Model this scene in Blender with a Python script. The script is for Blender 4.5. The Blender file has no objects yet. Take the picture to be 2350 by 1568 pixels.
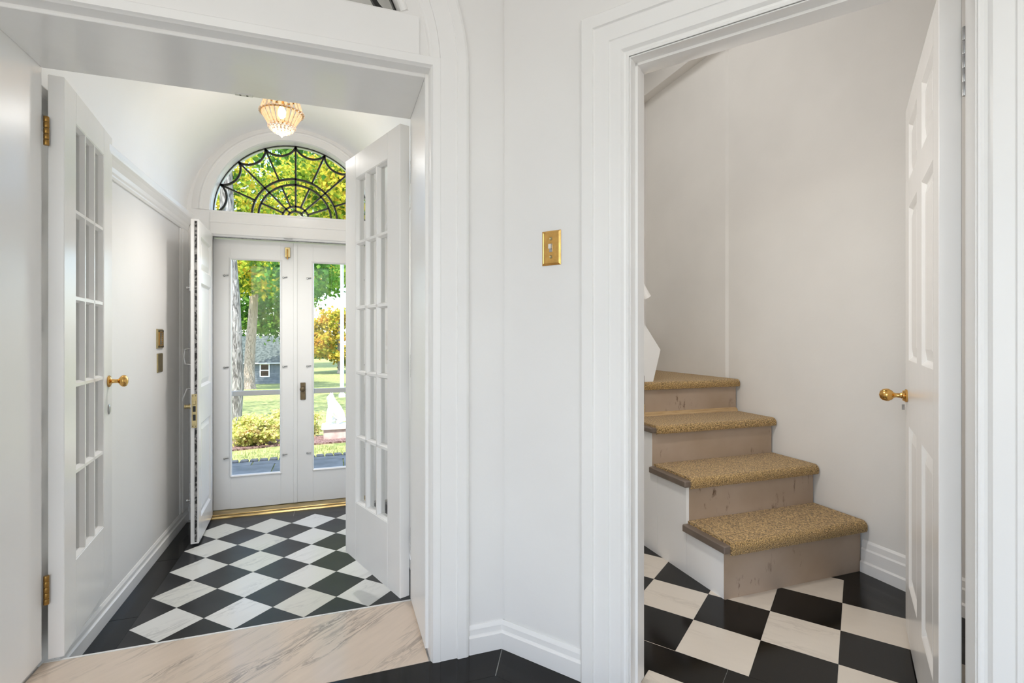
import bpy, bmesh, math, random
from mathutils import Vector, Matrix

S = bpy.context.scene
COL = S.collection
PI = math.pi
R_ = math.radians

# ------------------------------------------------------------------ camera
FPX, HY, CAMH, YAW = 1163.34, 770.98, 1.13, 0.3371216
cd = bpy.data.cameras.new('camera')
cam = bpy.data.objects.new('camera', cd)
COL.objects.link(cam)
cam.location = (0, 0, CAMH)
cam.rotation_euler = (PI / 2, 0, -YAW)
cd.sensor_width = 36
cd.lens = FPX / 2350 * 36
cd.shift_y = -(784 - HY) / 2350
cd.clip_start = 0.02
cd.clip_end = 600
S.camera = cam

# ------------------------------------------------------------------ view
S.view_settings.view_transform = 'Standard'
S.view_settings.look = 'None'
S.view_settings.exposure = 0.0
S.view_settings.gamma = 1.0
S.view_settings.use_curve_mapping = False
S.cycles.max_bounces = 14
S.cycles.diffuse_bounces = 8
S.cycles.glossy_bounces = 4
S.cycles.transparent_max_bounces = 16
S.cycles.sample_clamp_indirect = 6.0
S.cycles.caustics_reflective = False
S.cycles.caustics_refractive = False
S.cycles.use_denoising = True

# ------------------------------------------------------------------ world, sun, large lights
W = bpy.data.worlds.new('sky'); S.world = W
W.use_nodes = True
nt = W.node_tree
bg = nt.nodes['Background']
sky = nt.nodes.new('ShaderNodeTexSky')
sky.sky_type = 'NISHITA'
sky.sun_disc = False
sky.sun_elevation = R_(60)
sky.sun_rotation = R_(200)
sky.altitude = 50
sky.air_density = 1.0
sky.dust_density = 1.5
sky.ozone_density = 1.0
nt.links.new(sky.outputs[0], bg.inputs[0])
bg.inputs[1].default_value = 0.75

SUN_EL, SUN_AZ = R_(60), R_(14)          # light travels towards +y, a little to +x
sd = bpy.data.lights.new('sun', 'SUN'); sd.energy = 8.0; sd.angle = R_(0.7); sd.color = (1, .95, .86)
so = bpy.data.objects.new('sun', sd); COL.objects.link(so)
sdir = Vector((math.sin(SUN_AZ) * math.cos(SUN_EL), math.cos(SUN_AZ) * math.cos(SUN_EL), -math.sin(SUN_EL)))
so.rotation_euler = sdir.to_track_quat('-Z', 'Y').to_euler()

def area(name, loc, tgt, sx, sy, power, col):
    d = bpy.data.lights.new(name, 'AREA'); d.shape = 'RECTANGLE'; d.size = sx; d.size_y = sy; d.energy = power; d.color = col
    o = bpy.data.objects.new(name, d); COL.objects.link(o)
    o.location = loc
    o.rotation_euler = (Vector(tgt) - Vector(loc)).to_track_quat('-Z', 'Y').to_euler()
    return o
# window daylight from behind the camera, plus added light for a guessed left window
area('hall_window_light', (-0.95, -3.02, 1.55), (-0.95, 5, 1.55), 1.7, 2.0, 23, (1, .985, .962))
area('hall_side_fill_light', (-2.30, -1.4, 1.55), (5, -1.4, 1.55), 1.6, 2.0, 21, (1, .985, .962))
# daylight through the glazed front doors (sky portal, gives no light of its own)
pt = area('front_door_portal', (-.285, 4.46, 1.2), (-.285, 0, 1.2), 1.3, 3.0, 1, (1, 1, 1))
pt.data.cycles.is_portal = True
# unseen ceiling lights added to brighten the hall and the stairwell
area('hall_ceiling_fill', (-.8, -2.0, 2.94), (-.8, -2.0, 0), .5, .5, 9, (1, .95, .88))
area('stair_ceiling_fill', (1.35, 2.55, 3.5), (1.35, 2.55, 0), .8, .8, 11, (1, .975, .935))
area('stair_fill_light', (.915, 1.56, 1.85), (2.3, 1.75, 1.0), .14, .2, 20, (1, .955, .90))  # fill light added out of view for the stairs, dressed as a sconce

# ------------------------------------------------------------------ materials
def new_mat(name):
    m = bpy.data.materials.new(name); m.use_nodes = True
    n = m.node_tree.nodes; p = n['Principled BSDF']
    return m, m.node_tree, n, p

def N(t, typ, **kw):
    n = t.nodes.new(typ)
    for k, v in kw.items():
        if k in n.inputs: n.inputs[k].default_value = v
        else: setattr(n, k, v)
    return n

def coords(t, scale=(1, 1, 1), rot=(0, 0, 0), space='Object'):
    tc = N(t, 'ShaderNodeTexCoord'); mp = N(t, 'ShaderNodeMapping')
    mp.inputs['Scale'].default_value = scale; mp.inputs['Rotation'].default_value = rot
    t.links.new(tc.outputs[space], mp.inputs[0])
    return mp.outputs[0]

def ramp(t, src, stops):
    r = N(t, 'ShaderNodeValToRGB')
    e = r.color_ramp.elements
    while len(e) < len(stops): e.new(.5)
    for i, (p, c) in enumerate(stops):
        e[i].position = p; e[i].color = (c[0], c[1], c[2], 1)
    t.links.new(src, r.inputs[0])
    return r.outputs[0]

def bump(t, p, src, dist, strength=1.0):
    b = N(t, 'ShaderNodeBump'); b.inputs['Strength'].default_value = strength; b.inputs['Distance'].default_value = dist
    t.links.new(src, b.inputs['Height']); t.links.new(b.outputs[0], p.inputs['Normal'])

def mixc(t, fac, a, b):
    m = N(t, 'ShaderNodeMix'); m.data_type = 'RGBA'
    for s, v in (('Factor', fac), ('A', a), ('B', b)):
        i = [x for x in m.inputs if x.name == s and (x.type == 'RGBA' or s == 'Factor' and x.type == 'VALUE')][0]
        if hasattr(v, 'links'): t.links.new(v, i)
        elif s == 'Factor': i.default_value = v
        else: i.default_value = (*v, 1)
    return [o for o in m.outputs if o.type == 'RGBA'][0]

def paint(name, col, rough, bscale=30, bd=.0004, spec=.5, mott=.02):
    m, t, n, p = new_mat(name)
    c = coords(t)
    nz = N(t, 'ShaderNodeTexNoise'); nz.inputs['Scale'].default_value = 2.2; nz.inputs['Detail'].default_value = 3
    t.links.new(c, nz.inputs['Vector'])
    lo = tuple(x * (1 - mott) for x in col); hi = tuple(min(1, x * (1 + mott)) for x in col)
    t.links.new(ramp(t, nz.outputs['Fac'], [(.3, lo), (.7, hi)]), p.inputs['Base Color'])
    p.inputs['Roughness'].default_value = rough
    p.inputs['Specular IOR Level'].default_value = spec
    n2 = N(t, 'ShaderNodeTexNoise'); n2.inputs['Scale'].default_value = bscale; n2.inputs['Detail'].default_value = 2
    t.links.new(c, n2.inputs['Vector'])
    bump(t, p, n2.outputs['Fac'], bd)
    return m

def metal(name, col, rough, scale=40):
    m, t, n, p = new_mat(name)
    nz = N(t, 'ShaderNodeTexNoise'); nz.inputs['Scale'].default_value = scale; nz.inputs['Detail'].default_value = 3
    t.links.new(coords(t), nz.inputs['Vector'])
    t.links.new(ramp(t, nz.outputs['Fac'], [(.35, tuple(x * .8 for x in col)), (.65, col)]), p.inputs['Base Color'])
    p.inputs['Metallic'].default_value = 1; p.inputs['Roughness'].default_value = rough
    return m

def two(name, a, b, scale, rough, lo=.4, hi=.6, bd=0, detail=4, spec=.5, stretch=(1, 1, 1), metallic=0):
    m, t, n, p = new_mat(name)
    nz = N(t, 'ShaderNodeTexNoise'); nz.inputs['Scale'].default_value = scale; nz.inputs['Detail'].default_value = detail
    t.links.new(coords(t, stretch), nz.inputs['Vector'])
    t.links.new(ramp(t, nz.outputs['Fac'], [(lo, a), (hi, b)]), p.inputs['Base Color'])
    p.inputs['Roughness'].default_value = rough; p.inputs['Specular IOR Level'].default_value = spec
    p.inputs['Metallic'].default_value = metallic
    if bd: bump(t, p, nz.outputs['Fac'], bd)
    return m

def marble(name, base, alt, vein, rough, vscale=5.0, vein_amt=.5, rot=(0, 0, .6), stretch=(1, 4, 1), altamt=.5, mott=.22):
    m, t, n, p = new_mat(name)
    oi = N(t, 'ShaderNodeObjectInfo')
    va = N(t, 'ShaderNodeVectorMath'); va.operation = 'MULTIPLY'
    cb = N(t, 'ShaderNodeCombineXYZ')
    for k in 'XYZ': t.links.new(oi.outputs['Random'], cb.inputs[k])
    t.links.new(cb.outputs[0], va.inputs[0]); va.inputs[1].default_value = (37, 91, 13)
    ad = N(t, 'ShaderNodeVectorMath'); ad.operation = 'ADD'
    cc = coords(t, tuple(1 / x for x in stretch), rot); cc.node.vector_type = 'TEXTURE'
    t.links.new(cc, ad.inputs[0]); t.links.new(va.outputs[0], ad.inputs[1])
    nz = N(t, 'ShaderNodeTexNoise'); nz.inputs['Scale'].default_value = vscale; nz.inputs['Detail'].default_value = 6
    nz.inputs['Roughness'].default_value = .62; nz.inputs['Distortion'].default_value = .9
    t.links.new(ad.outputs[0], nz.inputs['Vector'])
    v = ramp(t, nz.outputs['Fac'], [(.44, (0, 0, 0)), (.5, (1, 1, 1)), (.56, (0, 0, 0))])
    n2 = N(t, 'ShaderNodeTexNoise'); n2.inputs['Scale'].default_value = 2.0; n2.inputs['Detail'].default_value = 4
    t.links.new(ad.outputs[0], n2.inputs['Vector'])
    cl = ramp(t, n2.outputs['Fac'], [(.5, (0, 0, 0)), (.66, (1, 1, 1))])
    mu = N(t, 'ShaderNodeMath'); mu.operation = 'MULTIPLY'; t.links.new(v, mu.inputs[0]); t.links.new(cl, mu.inputs[1])
    mu2 = N(t, 'ShaderNodeMath'); mu2.operation = 'MULTIPLY'; t.links.new(mu.outputs[0], mu2.inputs[0]); mu2.inputs[1].default_value = vein_amt
    rnd = N(t, 'ShaderNodeMath'); rnd.operation = 'POWER'; t.links.new(oi.outputs['Random'], rnd.inputs[0]); rnd.inputs[1].default_value = 2.5
    r2 = N(t, 'ShaderNodeMath'); r2.operation = 'MULTIPLY'; t.links.new(rnd.outputs[0], r2.inputs[0]); r2.inputs[1].default_value = altamt
    b = mixc(t, r2.outputs[0], base, alt)
    b = mixc(t, mu2.outputs[0], b, vein)
    n3 = N(t, 'ShaderNodeTexNoise'); n3.inputs['Scale'].default_value = 9; n3.inputs['Detail'].default_value = 5
    t.links.new(ad.outputs[0], n3.inputs['Vector'])
    m3 = N(t, 'ShaderNodeMath'); m3.operation = 'MULTIPLY'; t.links.new(n3.outputs['Fac'], m3.inputs[0]); m3.inputs[1].default_value = mott
    b = mixc(t, m3.outputs[0], b, tuple(x * .72 for x in base))
    t.links.new(b, p.inputs['Base Color'])
    p.inputs['Roughness'].default_value = rough
    return m

def glass_mat(name, tint=(1, 1, 1), gloss=1.0):
    m = bpy.data.materials.new(name); m.use_nodes = True
    t = m.node_tree; t.nodes.clear()
    o = N(t, 'ShaderNodeOutputMaterial'); mx = N(t, 'ShaderNodeMixShader')
    tr = N(t, 'ShaderNodeBsdfTransparent'); tr.inputs[0].default_value = (*tint, 1)
    gl = N(t, 'ShaderNodeBsdfGlossy'); gl.inputs['Roughness'].default_value = .01
    fr = N(t, 'ShaderNodeFresnel'); fr.inputs[0].default_value = 1.45
    nz = N(t, 'ShaderNodeTexNoise'); nz.inputs['Scale'].default_value = 3.0
    t.links.new(coords(t), nz.inputs['Vector'])
    b = N(t, 'ShaderNodeBump'); b.inputs['Distance'].default_value = .0008; b.inputs['Strength'].default_value = .5
    t.links.new(nz.outputs['Fac'], b.inputs['Height']); t.links.new(b.outputs[0], gl.inputs['Normal'])
    mm = N(t, 'ShaderNodeMath'); mm.operation = 'MULTIPLY'; mm.inputs[1].default_value = gloss
    t.links.new(fr.outputs[0], mm.inputs[0]); t.links.new(mm.outputs[0], mx.inputs[0])
    t.links.new(tr.outputs[0], mx.inputs[1]); t.links.new(gl.outputs[0], mx.inputs[2]); t.links.new(mx.outputs[0], o.inputs[0])
    return m

def crystal_mat():
    m = bpy.data.materials.new('crystal'); m.use_nodes = True
    t = m.node_tree; t.nodes.clear()
    o = N(t, 'ShaderNodeOutputMaterial')
    tr = N(t, 'ShaderNodeBsdfTransparent'); tr.inputs[0].default_value = (1, .93, .85, 1)
    tl = N(t, 'ShaderNodeBsdfTranslucent')
    nz = N(t, 'ShaderNodeTexNoise'); nz.inputs['Scale'].default_value = 60
    t.links.new(coords(t), nz.inputs['Vector'])
    t.links.new(ramp(t, nz.outputs['Fac'], [(.4, (.95, .82, .68)), (.6, (1, .95, .9))]), tl.inputs[0])
    gl = N(t, 'ShaderNodeBsdfGlossy'); gl.inputs['Roughness'].default_value = .05
    m1 = N(t, 'ShaderNodeMixShader'); m1.inputs[0].default_value = .55
    t.links.new(tr.outputs[0], m1.inputs[1]); t.links.new(tl.outputs[0], m1.inputs[2])
    m2 = N(t, 'ShaderNodeMixShader'); m2.inputs[0].default_value = .15
    t.links.new(m1.outputs[0], m2.inputs[1]); t.links.new(gl.outputs[0], m2.inputs[2])
    t.links.new(m2.outputs[0], o.inputs[0])
    return m

def leaf_mat(name, stops, scale, trans=.45):
    m = bpy.data.materials.new(name); m.use_nodes = True
    t = m.node_tree; t.nodes.clear()
    o = N(t, 'ShaderNodeOutputMaterial')
    nz = N(t, 'ShaderNodeTexNoise'); nz.inputs['Scale'].default_value = scale; nz.inputs['Detail'].default_value = 4
    t.links.new(coords(t), nz.inputs['Vector'])
    c = ramp(t, nz.outputs['Fac'], stops)
    df = N(t, 'ShaderNodeBsdfDiffuse'); tl = N(t, 'ShaderNodeBsdfTranslucent'); mx = N(t, 'ShaderNodeMixShader')
    mx.inputs[0].default_value = trans
    t.links.new(c, df.inputs[0]); t.links.new(c, tl.inputs[0])
    t.links.new(df.outputs[0], mx.inputs[1]); t.links.new(tl.outputs[0], mx.inputs[2]); t.links.new(mx.outputs[0], o.inputs[0])
    return m

def emit(name, col, st):
    m, t, n, p = new_mat(name)
    p.inputs['Emission Color'].default_value = (*col, 1); p.inputs['Emission Strength'].default_value = st
    return m

WALL = paint('wall_paint', (.84, .83, .815), .5, 60, .0003)
TRIM = paint('trim_gloss_paint', (.88, .872, .858), .3, 14, .0005)
DOORP = paint('door_gloss_paint', (.88, .872, .86), .24, 12, .0005)
LINGLOSS = paint('lining_gloss_paint', (.88, .872, .858), .14, 10, .0012)
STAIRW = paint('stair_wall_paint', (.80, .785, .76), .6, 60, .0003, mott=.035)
CEIL = paint('ceiling_paint', (.90, .895, .89), .45, 40, .0003)
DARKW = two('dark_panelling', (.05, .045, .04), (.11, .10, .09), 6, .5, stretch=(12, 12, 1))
BRASS = metal('polished_brass', (.80, .47, .145), .17)
HINGEB = metal('brown_brass', (.42, .24, .07), .3)
OLDBRASS = metal('aged_brass', (.52, .42, .22), .3, 25)
STEEL = metal('dull_steel', (.5, .5, .5), .3)
GOLDSILL = two('worn_brass_saddle', (.32, .22, .09), (.62, .46, .2), 14, .35, metallic=.8, stretch=(.5, 6, 6))
BLACK = two('black_iron', (.006, .006, .006), (.012, .012, .012), 20, .4)
DARKSTRIP = two('weatherstrip', (.02, .02, .02), (.30, .29, .28), 60, .8, .45, .62)
WHITEM = marble('white_marble', (.86, .86, .85), (.66, .64, .53), (.40, .40, .40), .2, altamt=.75)
CREAMM = marble('cream_marble', (.72, .655, .57), (.70, .62, .53), (.42, .37, .32), .16, rot=(0, 0, 2.2))
BLACKM = two('black_marble', (.004, .004, .004), (.009, .0085, .008), 9, .14, .3, .7, spec=.28)
BLACKV = two('worn_black_marble', (.018, .018, .019), (.036, .036, .037), 5, .3, .3, .7, spec=.3)
GROUT = two('grout', (.30, .30, .29), (.42, .41, .40), 30, .9)
THRESH = marble('pink_marble', (.74, .615, .50), (.66, .54, .44), (.17, .15, .14), .14, vscale=5.0, vein_amt=.85, rot=(0, 0, .72), stretch=(.8, 5, 1), altamt=.3, mott=.55)
GLASS = glass_mat('window_glass', (.985, .99, .988), .25)
CRYSTAL = crystal_mat()
BULB = emit('bulb_glow', (1, .62, .30), 26)

def carpet_mat():
    m, t, n, p = new_mat('loop_carpet')
    nz = N(t, 'ShaderNodeTexNoise'); nz.inputs['Scale'].default_value = 250; nz.inputs['Detail'].default_value = 3
    t.links.new(coords(t, (1, .5, 1)), nz.inputs['Vector'])
    t.links.new(ramp(t, nz.outputs['Fac'], [(.36, (.11, .068, .024)), (.5, (.39, .238, .08)), (.64, (.70, .475, .205))]), p.inputs['Base Color'])
    p.inputs['Roughness'].default_value = 1; p.inputs['Specular IOR Level'].default_value = .1
    p.inputs['Sheen Weight'].default_value = .3
    bump(t, p, nz.outputs['Fac'], .006)
    return m
CARPET = carpet_mat()

def riser_mat():
    m, t, n, p = new_mat('scuffed_riser_paint')
    c = coords(t)
    nz = N(t, 'ShaderNodeTexNoise'); nz.inputs['Scale'].default_value = 3; nz.inputs['Detail'].default_value = 4
    t.links.new(c, nz.inputs['Vector'])
    b = ramp(t, nz.outputs['Fac'], [(.3, (.38, .28, .195)), (.7, (.47, .37, .29))])
    n2 = N(t, 'ShaderNodeTexNoise'); n2.inputs['Scale'].default_value = 26; n2.inputs['Detail'].default_value = 5; n2.inputs['Roughness'].default_value = .7
    t.links.new(coords(t, (1, 1, .35)), n2.inputs['Vector'])
    n3 = N(t, 'ShaderNodeTexNoise'); n3.inputs['Scale'].default_value = 4.5
    t.links.new(c, n3.inputs['Vector'])
    a1 = ramp(t, n2.outputs['Fac'], [(.58, (0, 0, 0)), (.68, (1, 1, 1))])
    a2 = ramp(t, n3.outputs['Fac'], [(.50, (0, 0, 0)), (.60, (1, 1, 1))])
    mu = N(t, 'ShaderNodeMath'); mu.operation = 'MULTIPLY'; t.links.new(a1, mu.inputs[0]); t.links.new(a2, mu.inputs[1])
    t.links.new(mixc(t, mu.outputs[0], b, (.13, .075, .045)), p.inputs['Base Color'])
    p.inputs['Roughness'].default_value = .42
    return m
RISER = riser_mat()
TREADW = two('brown_tread_paint', (.15, .115, .09), (.20, .155, .125), 8, .4)
RAWWOOD = two('raw_wood', (.50, .33, .16), (.62, .44, .24), 10, .5, stretch=(1, 14, 14))

# ------------------------------------------------------------------ mesh builder
class MB:
    def __init__(s): s.bm = bmesh.new()
    def box(s, a, b, bevel=0):
        a = Vector(a); b = Vector(b)
        vs = [s.bm.verts.new((x, y, z)) for x in (a.x, b.x) for y in (a.y, b.y) for z in (a.z, b.z)]
        F = [(0, 1, 3, 2), (4, 6, 7, 5), (0, 4, 5, 1), (2, 3, 7, 6), (0, 2, 6, 4), (1, 5, 7, 3)]
        fs = [s.bm.faces.new([vs[i] for i in f]) for f in F]
        if bevel:
            es = list({e for f in fs for e in f.edges})
            bmesh.ops.bevel(s.bm, geom=es, offset=bevel, segments=1, affect='EDGES')
        return s
    def prism(s, poly, fn, h0, h1):
        """poly: 2-D outline (may be concave), fn(p, h) -> point"""
        lo = [s.bm.verts.new(fn(p, h0)) for p in poly]; hi = [s.bm.verts.new(fn(p, h1)) for p in poly]
        n = len(poly)
        a = s.bm.faces.new(lo[::-1]); b = s.bm.faces.new(hi)
        for i in range(n): s.bm.faces.new((lo[i], lo[(i + 1) % n], hi[(i + 1) % n], hi[i]))
        if n > 4: bmesh.ops.triangulate(s.bm, faces=[a, b])
        return s
    def lathe(s, prof, axis_o, axis, seg=24, caps=True):
        """prof: (r, h) along axis from axis_o"""
        ax = Vector(axis).normalized(); t = Vector((1, 0, 0)) if abs(ax.x) < .9 else Vector((0, 1, 0))
        u = ax.cross(t).normalized(); v = ax.cross(u); o = Vector(axis_o)
        rings = []
        for r, h in prof:
            rings.append([s.bm.verts.new(o + ax * h + (u * math.cos(k * 2 * PI / seg) + v * math.sin(k * 2 * PI / seg)) * max(r, 1e-5)) for k in range(seg)])
        for a, b in zip(rings, rings[1:]):
            for k in range(seg): s.bm.faces.new((a[k], a[(k + 1) % seg], b[(k + 1) % seg], b[k]))
        if caps:
            s.bm.faces.new(rings[0][::-1]); s.bm.faces.new(rings[-1])
        return s
    def tube(s, pts, r, seg=8, caps=True):
        pts = [Vector(p) for p in pts]
        rs = r if isinstance(r, (list, tuple)) else [r] * len(pts)
        rings = []; u = None
        for i, p in enumerate(pts):
            d = (pts[min(i + 1, len(pts) - 1)] - pts[max(i - 1, 0)]).normalized()
            if u is None: u = d.orthogonal().normalized()
            u = (u - d * u.dot(d)).normalized(); v = d.cross(u)
            rings.append([s.bm.verts.new(p + (u * math.cos(k * 2 * PI / seg) + v * math.sin(k * 2 * PI / seg)) * rs[i]) for k in range(seg)])
        for a, b in zip(rings, rings[1:]):
            for k in range(seg): s.bm.faces.new((a[k], a[(k + 1) % seg], b[(k + 1) % seg], b[k]))
        if caps: s.bm.faces.new(rings[0][::-1]); s.bm.faces.new(rings[-1])
        return s
    def sweep(s, path, prof, fn, caps=True):
        """path: 2-D polyline in the wall plane; prof: (a, b) a = offset to the left of the path, b = height off the wall; mitred"""
        P = [Vector(p) for p in path]; rings = []
        for i, p in enumerate(P):
            d0 = (P[i] - P[i - 1]).normalized() if i else None
            d1 = (P[i + 1] - P[i]).normalized() if i < len(P) - 1 else None
            d0 = d0 or d1; d1 = d1 or d0
            n0 = Vector((-d0.y, d0.x)); n1 = Vector((-d1.y, d1.x)); m = (n0 + n1).normalized(); k = 1 / max(.3, m.dot(n0))
            rings.append([s.bm.verts.new(fn(p + m * (a * k), b)) for a, b in prof])
        n = len(prof)
        for x, y in zip(rings, rings[1:]):
            for k in range(n): s.bm.faces.new((x[k], x[(k + 1) % n], y[(k + 1) % n], y[k]))
        if caps:
            f = [s.bm.faces.new(rings[0][::-1]), s.bm.faces.new(rings[-1])]
            bmesh.ops.triangulate(s.bm, faces=f)
        return s
    def mesh(s, name, mat, smooth=False):
        bmesh.ops.recalc_face_normals(s.bm, faces=s.bm.faces)
        me = bpy.data.meshes.new(name); s.bm.to_mesh(me); s.bm.free()
        me.materials.append(mat)
        if smooth:
            me.polygons.foreach_set('use_smooth', [True] * len(me.polygons))
            me.set_sharp_from_angle(angle=R_(38))
        return me
    def build(s, name, mat, parent=None, smooth=False):
        return link(name, s.mesh(name, mat, smooth), parent)

def link(name, me, parent=None, loc=None):
    o = bpy.data.objects.new(name, me); COL.objects.link(o)
    if parent: o.parent = parent
    if loc: o.location = loc
    return o
def empty(name, loc=(0, 0, 0), rz=0):
    o = bpy.data.objects.new(name, None); COL.objects.link(o); o.location = loc; o.rotation_euler = (0, 0, rz); o.empty_display_size = .1
    return o
def tag(o, label, cat, kind=None, group=None):
    o['label'] = label; o['category'] = cat
    if kind: o['kind'] = kind
    if group: o['group'] = group
    return o
def struct(o, label, cat): return tag(o, label, cat, 'structure')

# ------------------------------------------------------------------ frames of reference
DROP = -.19                                    # the entry vestibule lies one step below the hall
YF, YB = 1.755, 2.17                           # hall front wall: hall face, vestibule face
CXF = -.32                                     # centre of the inner doorway
VX0, VX1, VC = -1.0, .42, -.29                 # vestibule side walls, axis
YE = 4.20                                      # vestibule end wall (inner face)
DXC = -.285                                    # centre of the front doors
C0 = Vector((.574, 1.742)); U = Vector((.5962, -.8028)); NN = Vector((.8028, .5962))   # the slanted wall
HC = 3.0                                       # hall ceiling
def dw(p, off): q = C0 + U * p[0] + NN * off; return (q.x, q.y, p[1])        # slanted wall: (s, z), off = into the wall

def slab_arch(mb, x0, x1, z0, z1, cx, cz, R, zb, y0, y1, n=40, rect=None):
    """wall piece between x0..x1, z0..z1 with a lunette opening (circle cz,R cut at zb) and an optional door opening below"""
    hw = math.sqrt(R * R - (zb - cz) ** 2)
    xs = [x0, cx - hw] + [cx - hw + 2 * hw * (.5 - .5 * math.cos(PI * i / n)) for i in range(1, n)] + [cx + hw, x1]
    bx = lambda a, b: mb.box(a, b)
    bx((x0, y0, z0), (cx - hw, y1, z1)); bx((cx + hw, y0, z0), (x1, y1, z1)); bx((cx - hw, y0, z0), (cx + hw, y1, zb))
    for a, b in zip(xs[1:-1], xs[2:-1]):
        za = cz + math.sqrt(max(0, R * R - (a - cx) ** 2)); zc = cz + math.sqrt(max(0, R * R - (b - cx) ** 2))
        mb.prism([(a, za), (b, zc), (b, z1), (a, z1)], lambda p, h: (p[0], h, p[1]), y0, y1)
    return mb

# ------------------------------------------------------------------ walls
hc = [(C0 + U * 1.9)]                           # end of the slanted wall
HX1, HY1 = hc[0].x, hc[0].y
mir = lambda x: 2 * CXF - x
HX0 = mir(HX1)

mb = MB()
mb.box((mir(.60), YF, -.3), (-.957, YB, 2.066)); mb.box((.317, YF, -.3), (.60, YB, 2.066))
slab_arch(mb, mir(.60), .60, 2.066, 3.6, CXF, 2.06, .563, 2.235, YF, YB)
struct(mb.build('wall_front', WALL), 'white wall round the arched doorway to the vestibule', 'wall')

mb = MB()
o0, o1 = .012, .127
F = dw
mb.prism([(0, 0), (.474, 0), (.474, HC), (0, HC)], F, o0, o1)
mb.prism([(.474, 2.0), (1.282, 2.0), (1.282, HC), (.474, HC)], F, o0, o1)
mb.prism([(1.282, 0), (1.9, 0), (1.9, HC), (1.282, HC)], F, o0, o1)
struct(mb.build('wall_right', WALL), 'plain white slanted wall between the arched doorway and the stair doorway', 'wall')

mb = MB()                                       # rest of the hall, around and behind the camera
fm = lambda p, off: (mir(dw(p, off)[0]), dw(p, off)[1], p[1])
mb.prism([(0, 0), (1.9, 0), (1.9, HC), (0, HC)], fm, o0, o1)
struct(mb.build('wall_left', WALL), 'white slanted hall wall beyond the frame on the left', 'wall')
mb = MB()
mb.box((HX1, -3.2, 0), (HX1 + .12, HY1, HC))
struct(mb.build('wall_east', WALL), 'white hall wall behind the camera on the right', 'wall')
mb = MB()
mb.box((HX0 - .12, -.5, 0), (HX0, HY1, HC)); mb.box((HX0 - .12, -3.2, 0), (HX0, -2.3, HC))
mb.box((HX0 - .12, -2.3, 0), (HX0, -.5, .5)); mb.box((HX0 - .12, -2.3, 2.6), (HX0, -.5, HC))
struct(mb.build('wall_west', WALL), 'white hall wall with a tall window behind the camera', 'wall')
mb = MB()
mb.box((HX0 - .12, -3.25, 0), (-1.85, -3.1, HC)); mb.box((-.05, -3.25, 0), (HX1 + .12, -3.1, HC))
mb.box((-1.85, -3.25, 0), (-.05, -3.1, .5)); mb.box((-1.85, -3.25, 2.6), (-.05, -3.1, HC))
struct(mb.build('wall_back', WALL), 'white hall wall with a window behind the camera', 'wall')
mb = MB(); mb.box((HX0 - .12, -3.25, HC), (HX1 + .12, YF, HC + .1))
struct(mb.build('ceiling', CEIL), 'flat white ceiling of the hall above the frame', 'ceiling')
for i, (p0, p1) in enumerate((((-1.85, -3.16), (-.05, -3.14)), ((HX0 - .08, -2.3), (HX0 - .06, -.5)))):
    w = empty('window_%d' % (3 + i)); struct(w, ('tall hall window behind the camera in the back wall', 'tall hall window behind the camera in the side wall')[i], 'window')
    MB().box((p0[0], p0[1], .5), (p1[0], p1[1], 2.6)).build('pane', GLASS, w)
    m2 = MB()
    for k in range(4):
        f = k / 3
        x = p0[0] + (p1[0] - p0[0]) * f * .97 if i == 0 else p0[0]; y = p0[1] if i == 0 else p0[1] + (p1[1] - p0[1]) * f * .97
        m2.box((x - .01, y - .01, .5), (x + .04, y + .04, 2.6))
    m2.build('window_frame', TRIM, w)

# vestibule shell
mb = MB(); mb.box((VX0 - .12, YB, -.4), (VX0, YE, 2.0))
struct(mb.build('wall_vestibule_left', WALL), 'glossy white vestibule wall behind the glazed left door', 'wall')
mb = MB(); mb.box((VX1, YB, -.4), (VX1 + .1, YE, 2.0))
struct(mb.build('wall_vestibule_right', WALL), 'white vestibule wall hidden behind the right glazed door', 'wall')
mb = MB()
n = 40; Rv = (VX1 - VX0) / 2
pin = [(VC + Rv * math.cos(PI * i / n), 2.0 + Rv * math.sin(PI * i / n)) for i in range(n + 1)]
ex = [(VC + (q[0] - VC) * 1.1, 2.0 + (q[1] - 2.0) * 1.1) for q in pin]
gr = [[[mb.bm.verts.new((p[0], y, p[1])) for p in row_] for y in (YB, 3.2, YE)] for row_ in (pin, ex)]
for g in gr:
    for a in range(2):
        for k in range(n): mb.bm.faces.new((g[a][k], g[a][k + 1], g[a + 1][k + 1], g[a + 1][k]))
for k in range(n):
    for a in (0, 2): mb.bm.faces.new((gr[0][a][k], gr[0][a][k + 1], gr[1][a][k + 1], gr[1][a][k]))
for k in (0, n):
    for a in range(2): mb.bm.faces.new((gr[0][a][k], gr[0][a + 1][k], gr[1][a + 1][k], gr[1][a][k]))
struct(mb.build('ceiling_vault', CEIL, smooth=True), 'white barrel vault over the vestibule', 'ceiling')
DL, DR = DXC - .567, DXC + .567                # front door opening
mb = MB()
mb.box((VX0 - .3, YE, -.5), (DL, YE + .16, 2.045)); mb.box((DR, YE, -.5), (VX1 + .3, YE + .16, 2.045))
mb.box((DL, YE, 1.86), (DR, YE + .16, 2.045)); mb.box((DL, YE - .0, -.5), (DR, YE + .16, -.20))
slab_arch(mb, VX0 - .3, VX1 + .3, 2.045, 3.6, DXC, 2.045, .566, 2.046, YE, YE + .16)
struct(mb.build('wall_entrance', CEIL), 'white end wall with the fanlight above the front doors', 'wall')
mb = MB()                                       # the house outside, left and right of the entrance, and its roof
mb.box((-5, YE + .02, -.6), (VX0 - .3, YE + .2, 3.6)); mb.box((VX1 + .3, YE + .02, -.6), (5, YE + .2, 3.6))
struct(mb.build('wall_facade', paint('facade_paint', (.7, .69, .66), .7)), 'outer house wall either side of the entrance, out of view', 'wall')
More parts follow.
